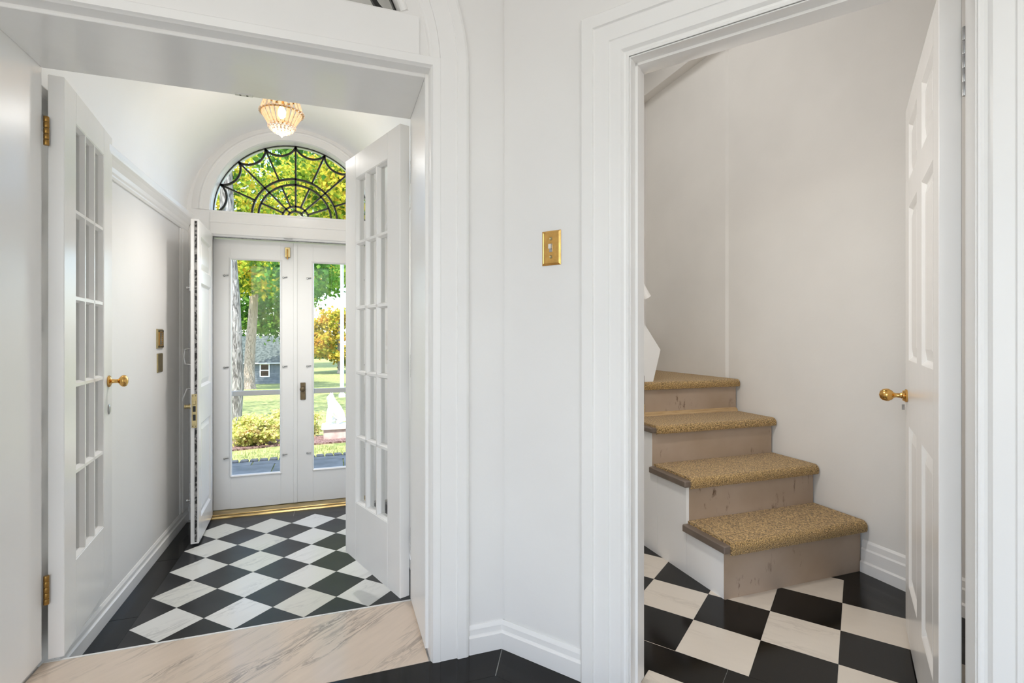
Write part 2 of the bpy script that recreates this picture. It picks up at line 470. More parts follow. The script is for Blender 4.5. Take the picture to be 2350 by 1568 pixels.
mb = MB(); mb.box((-5, -3.4, 3.6), (5, YE + .2, 3.72))
struct(mb.build('roof_slab', paint('roofing', (.3, .3, .3), .8)), 'flat roof over the whole house, out of view', 'roof')

# stair hall shell
SX1, SYE = 2.40, 3.53
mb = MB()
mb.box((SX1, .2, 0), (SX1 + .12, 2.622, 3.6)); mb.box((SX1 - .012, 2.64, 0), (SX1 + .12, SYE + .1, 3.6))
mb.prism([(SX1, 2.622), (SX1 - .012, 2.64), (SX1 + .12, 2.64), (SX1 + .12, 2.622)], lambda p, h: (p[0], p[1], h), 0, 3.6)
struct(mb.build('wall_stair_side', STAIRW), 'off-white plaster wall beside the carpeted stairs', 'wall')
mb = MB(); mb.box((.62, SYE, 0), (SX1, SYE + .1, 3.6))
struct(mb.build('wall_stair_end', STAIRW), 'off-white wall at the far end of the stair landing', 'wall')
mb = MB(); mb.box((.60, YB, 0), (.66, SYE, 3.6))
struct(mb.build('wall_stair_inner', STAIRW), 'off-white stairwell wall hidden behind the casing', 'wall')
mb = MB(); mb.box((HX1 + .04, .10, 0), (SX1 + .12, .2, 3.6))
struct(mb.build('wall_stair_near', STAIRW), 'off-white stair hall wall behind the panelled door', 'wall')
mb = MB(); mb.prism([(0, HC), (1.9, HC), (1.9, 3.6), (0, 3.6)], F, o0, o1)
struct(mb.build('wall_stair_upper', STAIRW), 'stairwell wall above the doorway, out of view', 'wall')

# ------------------------------------------------------------------ trim
def bb_prof(d=.016, h1=.061, h2=.098): return [(0, 0), (0, d), (h1 - .004, d), (h1, d - .005), (h1 + .004, d - .007), (h2 - .014, d - .007), (h2, .003), (h2, 0)]
def baseboard(name, pts, fn_n, z0, label, prof=None):
    """pts: 3-D floor polyline, room lies to the left of its direction"""
    mbb = MB(); P = [Vector(p) for p in pts]; pr = prof or bb_prof()
    # swept along the floor: a = height, b = off the wall
    rings = []
    for i, p in enumerate(P):
        d0 = (P[i] - P[i - 1]).normalized() if i else None; d1 = (P[i + 1] - P[i]).normalized() if i < len(P) - 1 else None
        d0 = d0 or d1; d1 = d1 or d0
        n0 = Vector((-d0.y, d0.x)); n1 = Vector((-d1.y, d1.x)); m = (n0 + n1).normalized(); k = 1 / m.dot(n0)
        rings.append([mbb.bm.verts.new((p.x + m.x * b * k, p.y + m.y * b * k, z0 + a)) for a, b in pr])
    for x, y in zip(rings, rings[1:]):
        for k in range(len(pr)): mbb.bm.faces.new((x[k], x[(k + 1) % len(pr)], y[(k + 1) % len(pr)], y[k]))
    f = [mbb.bm.faces.new(rings[0][::-1]), mbb.bm.faces.new(rings[-1])]
    bmesh.ops.triangulate(mbb.bm, faces=f)
    return struct(mbb.build(name, TRIM), label, 'baseboard')
wl = lambda s_: (lambda q: (q.x, q.y))(C0 + U * s_ + NN * .012)
corner = (C0.x + .0035, YF)
baseboard('baseboard_right', [wl(.318), corner, (.45, YF)], None, 0, 'white stepped baseboard folding round the corner between both doorways')
baseboard('baseboard_vestibule_left', [(VX0, YE), (VX0, YB)], None, DROP, 'white moulded baseboard along the vestibule wall by the black floor border')
baseboard('baseboard_vestibule_right', [(VX1, YB), (VX1, YE)], None, DROP, 'white baseboard behind the right glazed door')
baseboard('baseboard_stair', [(SX1, .2), (SX1, 1.742)], None, 0, 'tall white stepped baseboard beside the lowest step',
          prof=[(0, 0), (0, .022), (.048, .022), (.056, .015), (.108, .015), (.116, .010), (.142, .009), (.152, .002), (.152, 0)])

# cornice the vault springs from
def cornice(name, x, sg, label):
    p = [(0, 0), (0, .012), (.012, .018), (.02, .018), (.03, .024), (.05, .03), (.075, .05), (.09, .066), (.10, .07), (.125, .07), (.13, .066), (.13, 0)]
    m_ = MB(); r = []
    for y in (YB, YE):
        r.append([m_.bm.verts.new((x + sg * b * .62, y, 1.872 + a)) for a, b in p])
    for k in range(len(p)): m_.bm.faces.new((r[0][k], r[0][(k + 1) % len(p)], r[1][(k + 1) % len(p)], r[1][k]))
    f = [m_.bm.faces.new(r[0][::-1]), m_.bm.faces.new(r[1])]; bmesh.ops.triangulate(m_.bm, faces=f)
    return struct(m_.build(name, TRIM), label, 'cornice')
cornice('trim_1', VX0, 1, 'white cornice moulding along the top of the vestibule wall')
cornice('trim_2', VX1, -1, 'white cornice moulding hidden behind the right glazed door')

# arched casing of the inner doorway
arcpath = lambda cx, cz, R, a0, a1, n: [(cx + R * math.cos(a0 + (a1 - a0) * i / n), cz + R * math.sin(a0 + (a1 - a0) * i / n)) for i in range(n + 1)]
FW = lambda p, b: (p.x if hasattr(p, 'x') else p[0], YF - b, p.y if hasattr(p, 'y') else p[1])
cas = struct(empty('trim_3', (0, 0, 0)), 'white arched door casing round the vestibule doorway', 'casing')
path = [(CXF + .63, 0)] + arcpath(CXF, 2.06, .63, 0, PI, 48) + [(CXF - .63, 0)]
rp = [(-a, b) for a, b in [(.038, 0), (.038, .0135), (.0395, .015), (.094, .015), (.096, .0165), (.098, .022), (.128, .022), (.136, .019), (.14, .012), (.14, 0)]]
MB().sweep(path, rp, FW).build('archivolt', TRIM, cas)
MB().sweep(arcpath(CXF, 2.06, .63, .03, PI - .03, 48), [(-a, b) for a, b in [(0, 0), (.004, .010), (.010, .0125), (.0375, .0125), (.0375, 0)]], FW).build('inner_arch_band', TRIM, cas)
p1 = [(-a, b) for a, b in [(0, -.05), (0, 0), (.003, .006), (.006, .014), (.0315, .017), (.0335, .015), (.0335, 0), (.001, -.001), (.001, -.05)]]
MB().sweep([(.3155, 0), (.3155, 2.0595), (-.9555, 2.0595), (-.9555, 0)], p1, FW).build('inner_casing_band', TRIM, cas)
MB().box((-.915, YF - .0085, 2.0968), (.275, YF + .005, 2.225)).build('tympanum_rail', TRIM, cas)
# lining of the deep jamb
lin = struct(empty('trim_4', (0, 0, 0)), 'glossy white lining of the deep vestibule door frame', 'door frame')
MB().box((.304, 1.80, .018), (.318, YB - .002, 2.068), .002).build('jamb_lining', TRIM, lin)
MB().box((-.958, 1.80, .018), (-.944, YB - .002, 2.068), .002).build('jamb_lining', TRIM, lin)
MB().box((-.944, 1.80, 2.047), (.304, YB - .002, 2.068), .002).build('head_lining', LINGLOSS, lin)
mb = MB(); mb.box((-.325 - .03, YB - .02, 2.0445), (-.325 + .03, YB - .004, 2.0475)); ct = mb.build('catch_plate', WHITEM, lin)
for dx in (-.012, .012): MB().lathe([(.004, 0), (.004, .001)], (-.325 + dx, YB - .012, 2.0437), (0, 0, 1), 8).build('screw_hole', BLACK, ct)

# casing of the stair doorway
cs = struct(empty('trim_5', (0, 0, 0)), 'wide white stepped casing round the stair doorway', 'casing')
FD = lambda p, b: dw((p.x, p.y), .012 - b)
pr2 = [(0, -.02), (0, .004), (.004, .004), (.010, .001), (.016, .003), (.020, .010), (.0225, .014), (.057, .014), (.059, .0155), (.060, .0185), (.109, .0185), (.111, .020), (.113, .027), (.150, .027), (.156, .022), (.156, 0)]
MB().sweep([(.474, 0), (.474, 2.0), (1.282, 2.0), (1.282, 0)], pr2, FD).build('casing_moulding', TRIM, cs)
MB().prism([(.474, 0), (.478, 0), (.478, 2.0), (.474, 2.0)], dw, .014, .135).build('jamb', TRIM, cs)
MB().prism([(1.278, 0), (1.282, 0), (1.282, 2.0), (1.278, 2.0)], dw, .014, .135).build('jamb', TRIM, cs)
MB().prism([(.474, 1.996), (1.282, 1.996), (1.282, 2.0), (.474, 2.0)], dw, .014, .135).build('head_jamb', TRIM, cs)
MB().prism([(.478, 0), (.486, 0), (.486, 1.996), (.478, 1.996)], dw, .055, .085).build('door_stop', TRIM, cs)
MB().prism([(.478, 1.988), (1.278, 1.988), (1.278, 1.996), (.478, 1.996)], dw, .055, .085).build('door_stop', TRIM, cs)

# frame of the front doors and the fan arch
FE = lambda p, b: (p.x if hasattr(p, 'x') else p[0], YE - b, p.y if hasattr(p, 'y') else p[1])
fr = struct(empty('trim_6', (0, 0, 0)), 'white arched frame round the front doors and fanlight', 'door frame')
MB().sweep(arcpath(DXC, 2.045, .567, 0, PI, 48), [(-a, b) for a, b in [(0, -.09), (0, 0), (.004, .012), (.05, .012), (.054, .018), (.062, .02), (.07, .016), (.074, .010), (.108, .006), (.118, 0)]], FE).build('arch_moulding', TRIM, fr, True)
MB().box((DL, YE - .012, 1.87), (DR, YE + .12, 2.03), .004).build('transom_rail', TRIM, fr)
MB().box((DL, YE - .016, 1.955), (DR, YE - .01, 1.968), .002).build('transom_bead', TRIM, fr)
for a, b in ((DL - .05, DL), (DR, DR + .05)): MB().box((a, YE - .012, DROP), (b, YE + .13, 1.9), .004).build('jamb', TRIM, fr)
MB().box((DL, YE + .04, 1.858), (DR, YE + .052, 1.8665)).build('weatherstrip', DARKSTRIP, fr)
MB().box((-.36, YE - .03, 1.866), (-.30, YE - .008, 1.872)).build('strike_plate', STEEL, fr)
# pilaster strip at the end of the left vestibule wall
mb = MB()
mb.box((VX0, YE - .16, DROP + .1), (VX0 + .018, YE - .02, 1.87), .004); mb.box((VX0, YE - .19, DROP + .1), (VX0 + .010, YE - .16, 1.87), .003)
struct(mb.build('trim_7', TRIM), 'flat white casing strip at the end of the vestibule wall behind the open front door', 'casing')
# threshold of the front doors
sl = struct(empty('trim_8', (0, 0, 0)), 'worn brass saddle under the front doors', 'threshold')
MB().box((DL, 4.14, DROP - .01), (DR, 4.175, DROP + .012), .008).build('front_bar', GOLDSILL, sl)
MB().box((DL, 4.178, DROP - .01), (DR, 4.34, DROP + .018), .004).build('saddle_plate', GOLDSILL, sl)

# ------------------------------------------------------------------ floors: every tile a piece
def clip(poly, planes):
    for nx, ny, c in planes:                    # keep nx*x + ny*y <= c
        out = []
        for i, p in enumerate(poly):
            q = poly[(i + 1) % len(poly)]
            dp = nx * p[0] + ny * p[1] - c; dq = nx * q[0] + ny * q[1] - c
            if dp <= 1e-9: out.append(p)
            if (dp < -1e-9 and dq > 1e-9) or (dp > 1e-9 and dq < -1e-9):
                t = dp / (dp - dq); out.append((p[0] + (q[0] - p[0]) * t, p[1] + (q[1] - p[1]) * t))
        poly = out
        if len(poly) < 3: return []
    return poly
def poly_area(p): return abs(sum(p[i][0] * p[(i + 1) % len(p)][1] - p[(i + 1) % len(p)][0] * p[i][1] for i in range(len(p)))) / 2
TCACHE = {}
def tile(poly, mat, parent, z, key=None, gap=.0005, name='floor_tile', th=.012):
    cx = sum(p[0] for p in poly) / len(poly); cy = sum(p[1] for p in poly) / len(poly)
    if key is None or (key, mat.name) not in TCACHE:
        loc = []
        for p in poly:
            d = math.hypot(p[0] - cx, p[1] - cy); k = max(0, 1 - gap * 1.4 / max(d, 1e-4))
            loc.append(((p[0] - cx) * k, (p[1] - cy) * k))
        me = MB().prism(loc, lambda p, h: (p[0], p[1], h), -th, 0).mesh(name, mat)
        if key is not None: TCACHE[(key, mat.name)] = me
    else: me = TCACHE[(key, mat.name)]
    return link(name, me, parent, (cx, cy, z))
def lattice(o, e1, e2, irange, jrange, planes, mats, parent, z, key, holes=()):
    full = abs(e1[0] * e2[1] - e1[1] * e2[0])
    for i in irange:
        for j in jrange:
            p = [(o[0] + e1[0] * a + e2[0] * b, o[1] + e1[1] * a + e2[1] * b) for a, b in ((i, j), (i + 1, j), (i + 1, j + 1), (i, j + 1))]
            q = clip(p, planes)
            if not q or poly_area(q) < 2e-4: continue
            cx = sum(v[0] for v in q) / len(q); cy = sum(v[1] for v in q) / len(q)
            if any(h(cx, cy) for h in holes): continue
            wh = poly_area(q) > full * .99999
            tile(p if wh else q, mats[(i + j) % 2], parent, z, key if wh else None)
def strip(a, b, w, side, mat, parent, z, n=1):
    """border slabs from a to b, width w to the given side (+1 left)"""
    a = Vector(a); b = Vector(b); d = (b - a) / n; nn = Vector((-d.y, d.x)).normalized() * w * side
    for k in range(n):
        p, q = a + d * k, a + d * (k + 1)
        tile([tuple(p), tuple(q), tuple(q + nn), tuple(p + nn)], mat, parent, z, name='border_slab', gap=.0011)

# vestibule
fl = MB(); fl.box((VX0, YB, DROP - .1), (VX1, YE + .16, DROP - .002))
vf = struct(fl.build('floor', GROUT), 'black and white marble checker floor of the vestibule, laid as diamonds', 'floor')
HD = .14663; VO = (-.869, 2.566)                # half diagonal, lattice origin
uv = lambda u_, v_: (VO[0] + u_ * HD, VO[1] + v_ * HD)
VR = VO[0] + 8 * HD
for i in range(-1, 10):
    for j in range(-3, 12):
        if (i + j) % 2: continue
        p = [uv(i - 1, j), uv(i, j - 1), uv(i + 1, j), uv(i, j + 1)]
        q = clip(p, [(-1, 0, -VO[0]), (1, 0, VR), (0, -1, -(VO[1] - 2 * HD)), (0, 1, VO[1] + 10 * HD)])
        if not q or poly_area(q) < 3e-4: continue
        wh = poly_area(q) > 2 * HD * HD * .99999
        tile(p if wh else q, WHITEM if i % 2 else BLACKV, vf, DROP, 'vest' if wh else None)
y0, y1 = VO[1] - 2 * HD, VO[1] + 10 * HD
strip((VX0, YB), (VX0, 4.14), VO[0] - VX0, -1, BLACKM, vf, DROP, 3)
strip((VR, YB), (VR, 4.14), VX1 - VR, -1, BLACKV, vf, DROP, 3)
strip((VO[0], y1), (VR, y1), 4.14 - y1, 1, BLACKV, vf, DROP, 2)
strip((VO[0], YB), (VR, YB), y0 - YB, 1, BLACKV, vf, DROP, 2)

# hall: black border slabs, checker beyond, marble sill in the doorway
fl = MB(); fl.prism([(HX0, -3.1), (HX1, -3.1), (HX1, HY1), (C0.x, YB), (mir(C0.x), YB), (HX0, HY1)], lambda p, h: (p[0], p[1], h), -.3, -.002)
hf = struct(fl.build('floor_hall', GROUT), 'black bordered marble floor of the hall in front of the doorways', 'floor')
BW = .146
nin = -NN
diagc = NN.x * C0.x + NN.y * C0.y               # NN.p <= diagc inside the hall
def border_poly(pts): tile(pts, BLACKM, hf, 0, name='border_slab', gap=.0014)
# inner offset points of the hall outline
def inter(n1, c1, n2, c2):
    det = n1[0] * n2[1] - n1[1] * n2[0]
    return ((c1 * n2[1] - c2 * n1[1]) / det, (n1[0] * c2 - n2[0] * c1) / det)
planes_out = [((0, 1), 1.755), ((NN.x, NN.y), diagc + .012), ((1, 0), HX1), ((0, -1), 3.1), ((-1, 0), -HX0), ((-NN.x, NN.y), NN.x * -mir(C0.x) + NN.y * C0.y + .012)]
planes_in = [(n_, c_ - BW) for n_, c_ in planes_out]
no = len(planes_out)
Vo = [inter(*planes_out[i - 1], *planes_out[i]) for i in range(no)]; Vi = [inter(*planes_in[i - 1], *planes_in[i]) for i in range(no)]
for i in range(no):
    j = (i + 1) % no
    border_poly([Vo[i], Vo[j], Vi[j], Vi[i]])
lattice((.35, 1.609), (.1716, .1716), (-.1716, .1716), range(-22, 10), range(-22, 14), [(n_[0], n_[1], c_) for n_, c_ in planes_in] + [(0, -1, .6)], (WHITEM, BLACKM), hf, 0, 'hall')
th = MB(); th.box((-.950, 1.757, -.19), (.310, YB + .012, .0015), .0015)
ts = struct(th.build('threshold', THRESH), 'pinkish veined marble threshold slab in the vestibule doorway', 'threshold')
MB().box((-.948, YB + .013, -.19), (.308, YB + .022, .002)).build('edge_strip', WHITEM, ts)

# stair hall
fl = MB(); fl.prism([dw((0, 0), .0)[:2], dw((1.9, 0), .0)[:2], (SX1, .2), (SX1, SYE), (.66, SYE), (.66, YB)], lambda p, h: (p[0], p[1], h), -.3, -.0025)
sf = struct(fl.build('floor_stair_hall', GROUT), 'cream and black marble checker floor below the stairs', 'floor')
B1 = .3325; B0 = .18
cB1 = diagc + B1
inner = [(-NN.x, -NN.y, -cB1), (1, 0, 2.2275), (0, -1, -.32), (0, 1, 3.4), (-1, 0, -.68)]
th_ = R_(36.25); T = .2428
stair_hole = lambda x, y: x > 1.72 and y > 1.92
lattice((1.349, 1.6656), (T * math.cos(th_), T * math.sin(th_)), (-T * math.sin(th_), T * math.cos(th_)), range(-7, 10), range(-9, 9), inner, (CREAMM, BLACKM), sf, 0, 'stair', (stair_hole,))
P_ = lambda s_, o_: tuple(C0 + U * s_ + NN * o_)
for k in range(3):
    a, b = -.05 + k * .75, -.05 + (k + 1) * .75
    q = clip([P_(a, B0), P_(b, B0), P_(b, B1), P_(a, B1)], [(1, 0, SX1), (-1, 0, -.68)])
    if q: tile(q, BLACKM, sf, 0, name='border_slab', gap=.0007)
q = clip([P_(-.05, .127), P_(2.0, .127), P_(2.0, B0), P_(-.05, B0)], [(1, 0, SX1), (-1, 0, -.68)])
strip((2.2275, .32), (2.2275, 1.745), SX1 - 2.2275, -1, BLACKM, sf, 0, 2)
tile([P_(.478, .0), P_(1.278, .0), P_(1.278, B0), P_(.478, B0)], CREAMM, sf, .0, name='threshold_slab', gap=.0007)
for a, b in ((-.05, .478), (1.278, 1.95)): tile([P_(a, .127), P_(b, .127), P_(b, B0), P_(a, B0)], BLACKM, sf, 0, name='border_slab', gap=.0007)

# ------------------------------------------------------------------ doors
def trap_bar(mb, a, b, wf, wb, t, axis):
    """glazing bar: thin at the faces, wide at the glass; runs a->b along z (axis 0) or x (axis 1); y is the thickness direction"""
    (x0, z0), (x1, z1) = a, b
    pr = [(-wf, -t), (wf, -t), (wb, -.004), (wb, .004), (wf, t), (-wf, t), (-wb, .004), (-wb, -.004)]
    r = []
    for x, z in (a, b):
        r.append([mb.bm.verts.new((x + p, q, z) if axis == 0 else (x, q, z + p)) for p, q in pr])
    n_ = len(pr)
    for k in range(n_): mb.bm.faces.new((r[0][k], r[0][(k + 1) % n_], r[1][(k + 1) % n_], r[1][k]))
    mb.bm.faces.new(r[0][::-1]); mb.bm.faces.new(r[1])
def knob(parent, x, y, z, dy, mat, egg=False):
    """door knob standing off a face in local direction dy (+1/-1 along y)"""
    prof = [(.026, 0), (.027, .003), (.024, .007), (.016, .010), (.010, .013), (.0085, .022), (.009, .034), (.012, .038), (.021, .044), (.0265, .052), (.027, .058), (.023, .066), (.012, .071), (0, .072)]
    if egg: prof = [(.024, 0), (.025, .006), (.020, .009), (.019, .014), (.012, .016), (.009, .022), (.008, .034), (.010, .040), (.018, .046), (.0235, .056), (.024, .064), (.021, .075), (.013, .083), (0, .086)]
    return MB().lathe(prof, (x, y, z), (0, dy, 0), 24).build('door_knob', mat, parent, True)
def hinge(parent, x, y, z, mat, h=.1, rs=1):
    m_ = MB()
    for k in range(5):
        m_.lathe([(.0075 * rs, k * h / 5 + .0006), (.0082 * rs, k * h / 5 + .002), (.0082 * rs, (k + 1) * h / 5 - .002), (.0075 * rs, (k + 1) * h / 5 - .0006)], (x, y, z - h / 2), (0, 0, 1), 12)
    return m_.build('hinge', mat, parent, True)

def french(name, loc, rz, mirror, label):
    """local x from the hinge to the free edge, y thickness centred, z from the floor of the hall"""
    W_, T_ = .612, .045; z0, z1 = .008, 2.036
    d = struct(empty(name, loc, rz), label, 'door')
    gx0, gx1, gz0, gz1 = .122, .482, .298, 1.918
    h = T_ / 2
    for a, b in ((0, gx0), (gx1, W_)): MB().box((a, -h, z0), (b, h, z1), .002).build('stile', DOORP, d)
    MB().box((gx0, -h, gz1), (gx1, h, z1), .0015).build('top_rail', DOORP, d)
    MB().box((gx0, -h, z0), (gx1, h, gz0), .0015).build('bottom_rail', DOORP, d)
    cw, rh = (gx1 - gx0) / 3, (gz1 - gz0) / 5
    for k in (1, 2):
        m_ = MB(); trap_bar(m_, (gx0 + cw * k, gz0), (gx0 + cw * k, gz1), .006, .013, h - .003, 0); m_.build('muntin', DOORP, d)
    for k in range(1, 5):
        m_ = MB(); trap_bar(m_, (gx0, gz0 + rh * k), (gx1, gz0 + rh * k), .006, .013, h - .003, 1); m_.build('muntin', DOORP, d)
    # moulded edge round the glazed field
    m_ = MB()
    for (a, b, ax, sg) in (((gx0, gz0), (gx0, gz1), 0, 1), ((gx1, gz0), (gx1, gz1), 0, -1), ((gx0, gz0), (gx1, gz0), 1, 1), ((gx0, gz1), (gx1, gz1), 1, -1)):
        pr = [(0, -h + .002), (.003, -h + .002), (.010, -.005), (.010, .005), (.003, h - .002), (0, h - .002)]
        r = [[m_.bm.verts.new((x + p * sg, q, z) if ax == 0 else (x, q, z + p * sg)) for p, q in pr] for x, z in (a, b)]
        for k in range(6): m_.bm.faces.new((r[0][k], r[0][(k + 1) % 6], r[1][(k + 1) % 6], r[1][k]))
    m_.build('glazing_bead', DOORP, d)
    pane = MB().box((-cw / 2 + .008, -.0015, -rh / 2 + .008), (cw / 2 - .008, .0015, rh / 2 - .008)).mesh('pane', GLASS)
    for i in range(3):
        for j in range(5): link('pane', pane, d, (gx0 + cw * (i + .5), 0, gz0 + rh * (j + .5)))
    return d, h
A = Vector((-.8915, 2.192)); dirL = Vector((-.69, 5.99)).normalized()      # visible face of the left leaf
# local +y of a leaf turned by rz is (-sin, cos); the leaf centre line lies half a thickness behind the face
rzL = math.atan2(dirL.y, dirL.x); nL = Vector((-math.sin(rzL), math.cos(rzL)))
dL, h_ = french('door_1', (A.x + nL.x * .0225, A.y + nL.y * .0225, 0), rzL, False, 'glazed white door with brass knob folded back against the left vestibule wall')
knob(dL, .553, -h_, .926, -1, BRASS)
m_ = MB(); m_.lathe([(.011, 0), (.012, .003), (.008, .006), (0, .006)], (0, 0, 0), (0, -1, 0), 16)
ke = m_.build('keyhole_cover', STEEL, dL, True); ke.scale = (1, 1, 1.9); ke.location = (.553, -h_, .80)
for z in (1.835, .255): hinge(dL, -.0115, .0225, z, HINGEB)
Ar = Vector((.264, 2.197)); dirR = Vector((-.205, .565)).normalized()
rzR = math.atan2(dirR.y, dirR.x); nR = Vector((-math.sin(rzR), math.cos(rzR)))   # points to -x,-y side
dRt, h_ = french('door_2', (Ar.x - nR.x * .0225, Ar.y - nR.y * .0225, 0), rzR, True, 'glazed white door standing half open on the right of the vestibule')
MB().box((.609, -.0225, .012), (.6165, .010, 2.03), .001).build('astragal', DOORP, dRt)
for z in (1.835, 1.0, .255): hinge(dRt, -.009, -.026, z, STEEL, .1, .5)
MB().box((.5, -.0265, .86), (.53, -.0225, .98), .002).build('escutcheon', STEEL, dRt)

def raised_panel(mb, x0, x1, z0, z1, t):
    """recessed raised panel on both faces of a leaf of half thickness t"""
    for sg in (-1, 1):
        rings = []
        for ins, dep in ((0, 0), (.004, .003), (.012, .011), (.016, .012), (.05, .004)):
            y = sg * (t - dep)
            rings.append([mb.bm.verts.new(p) for p in ((x0 + ins, y, z0 + ins), (x1 - ins, y, z0 + ins), (x1 - ins, y, z1 - ins), (x0 + ins, y, z1 - ins))])
        for a, b in zip(rings, rings[1:]):
            for k in range(4): mb.bm.faces.new((a[k], a[(k + 1) % 4], b[(k + 1) % 4], b[k]))
        mb.bm.faces.new(rings[-1])
def panelled(name, loc, rz, W_, T_, z0, z1, cols, rows, label):
    d = struct(empty(name, loc, rz), label, 'door'); h = T_ / 2
    xs = [0] + [v for c in cols for v in c] + [W_]
    for k in range(0, len(xs), 2): MB().box((xs[k], -h, z0), (xs[k + 1], h, z1), .0015 if k in (0, len(xs) - 2) else 0).build('stile', DOORP, d)
    zs = [z0] + [v for r in rows for v in r] + [z1]
    for (a, b) in cols:
        for k in range(0, len(zs), 2): MB().box((a, -h, zs[k]), (b, h, zs[k + 1])).build('rail', DOORP, d)
        for (za, zb) in rows:
            m_ = MB(); raised_panel(m_, a, b, za, zb, h); m_.build('panel', DOORP, d)
    return d, h
# inner front door, left leaf, opened against the vestibule wall
rz3 = math.atan2(3.66 - 4.19, -.802 + .832); d3 = Vector((math.cos(rz3), math.sin(rz3))); n3 = Vector((-math.sin(rz3), math.cos(rz3)))
door3, h3 = panelled('door_3', (-.832 - n3.x * .0225, 4.185 - n3.y * .0225, 0), rz3, .535, .045, DROP + .018, 1.862, [(.085, .455)], [(-.03, .57), (.80, 1.47), (1.55, 1.765)], 'solid white panelled front door opened against the vestibule wall, brass lock in its edge')
# in this leaf: local +y faces the vestibule, free edge at x = .535
MB().box((.534, .000, DROP + .03), (.5385, .013, 1.85)).build('weatherstrip', DARKSTRIP, door3)
lk = MB().box((.5335, -.0165, .555), (.5395, .0135, .765), .001).build('lock_plate', OLDBRASS, door3)
for za, zb in ((.655, .69), (.60, .638)): MB().box((.539, -.010, za), (.541, .006, zb)).build('latch_slot', BLACK, lk)
MB().box((.539, -.010, .70), (.5465, .007, .728), .002).build('latch_bolt', OLDBRASS, lk)
for y_ in (-.010, .006):
    for z_ in (.755, .565): MB().lathe([(.003, 0), (.003, .0012)], (.5393, y_, z_), (1, 0, 0), 8).build('screw', BLACK, lk)
MB().lathe([(.016, 0), (.016, .01), (.012, .012), (.012, .03), (.014, .032), (.014, .038)], (.50, -h3, .685), (0, -1, 0), 16).build('thumb_turn', OLDBRASS, door3, True)
MB().tube([(.525, -h3, 1.05), (.525, -h3 - .03, 1.045), (.525, -h3 - .038, 1.0), (.525, -h3 - .03, .955), (.525, -h3, .95)], .005).build('pull_handle', STEEL, door3, True)
MB().tube([(.525, -h3, .80), (.525, -h3 - .02, .80), (.525, -h3 - .045, .73)], .005).build('lever', STEEL, door3, True)
for z_ in (1.43, .10):
    MB().lathe([(.006, 0), (.006, .012), (.010, .016), (.010, .022), (.004, .026)], (.525, -h3, z_), (0, -1, 0), 12).build('bolt_knob', STEEL, door3, True)
    MB().box((.517, -h3 - .006, z_ - .02), (.533, -h3, z_ + .11), .001).build('surface_bolt', STEEL, door3)

# storm doors
def storm(name, x0, x1, gx0, gx1, label):
    d = struct(empty(name, (0, 0, 0)), label, 'door'); ya, yb = 4.28, 4.318; z0, z1 = DROP + .022, 1.852; gz0, gz1 = .078, 1.707
    for a, b in ((x0 + .002, gx0), (gx1, x1 - .002)): MB().box((a, ya, z0), (b, yb, z1), .002).build('stile', DOORP, d)
    MB().box((gx0, ya, gz1), (gx1, yb, z1)).build('top_rail', DOORP, d)
    MB().box((gx0, ya, z0), (gx1, yb, gz0)).build('kick_rail', DOORP, d)
    MB().sweep([(gx0, gz0), (gx1, gz0), (gx1, gz1), (gx0, gz1), (gx0, gz0)], [(-.012, 0), (-.012, .004), (-.004, .008), (.004, .002), (.006, -.01), (.006, -.012)], lambda p, b: (p.x, ya - b, p.y)).build('glazing_bead', DOORP, d)
    MB().box((gx0 + .001, ya + .018, gz0 + .001), (gx1 - .001, ya + .021, gz1 - .001)).build('pane', GLASS, d)
    MB().box((gx0, yb + .004, .672), (gx1, yb + .03, .71), .003).build('push_bar', paint('bar_paint', (.62, .61, .60), .4), d)
    for x in (gx0 - .035, gx1 + .028):
        for z in (1.58, .892, .212):
            m_ = MB(); m_.lathe([(.007, 0), (.007, .006), (.004, .009)], (x - .008, ya, z), (0, -1, 0), 10); m_.tube([(x - .004, ya - .006, z), (x + .02, ya - .006, z + .004)], .004, 6)
            m_.build('glass_clip', STEEL, d)
    return d
s1 = storm('door_4', DL, DXC, -.731, -.391, 'left white glazed storm door with a full length pane and brass bolt')
s2 = storm('door_5', DXC, DR, -.157, .184, 'white glazed storm door partly hidden behind the half open glazed door')
MB().box((DXC - .016, 4.268, DROP + .024), (DXC + .014, 4.28, 1.85), .003).build('astragal', DOORP, s1)
bl = MB().box((-.360, 4.262, 1.735), (-.322, 4.28, 1.812), .002).build('slide_bolt', OLDBRASS, s1)
MB().tube([(-.341, 4.258, 1.72), (-.341, 4.258, 1.80)], .006, 10).build('bolt_rod', BRASS, bl, True)
kp = MB().box((-.250, 4.274, .63), (-.212, 4.28, .765), .003).build('escutcheon', metal('dark_bronze', (.16, .12, .07), .35), s2)
MB().lathe([(.012, 0), (.010, .012), (.018, .020), (.022, .030), (.018, .040), (0, .043)], (-.231, 4.274, .715), (0, -1, 0), 18).build('door_knob', kp.data.materials[0], kp, True)

# six panel door into the stair hall
door6, h6 = panelled('door_6', (0, 0, 0), 0, .815, .044, .012, 1.992, [(.095, .335), (.455, .70)], [(.21, .80), (1.04, 1.60), (1.70, 1.905)], 'white six panel door with a brass knob swung open into the stair hall')
hp = C0 + U * (1.2296 + .022) + NN * .15; fe = C0 + U * (1.2175 + .022) + NN * .965
rz6 = math.atan2(fe.y - hp.y, fe.x - hp.x); door6.location = (hp.x, hp.y, 0); door6.rotation_euler = (0, 0, rz6)
# local +y faces the stairs (away from the camera's right)
knob(door6, .755, h6, .905, 1, BRASS, True)
MB().lathe([(.004, 0), (.004, .02)], (.755, h6 + .012, .872), (0, 0, -1), 8).build('latch_key', STEEL, door6, True)
knob(door6, .755, -h6, .905, -1, BRASS, True)
for z in (1.80, .12): hinge(door6, -.007, -h6 - .0035, z, STEEL, .17, .5)

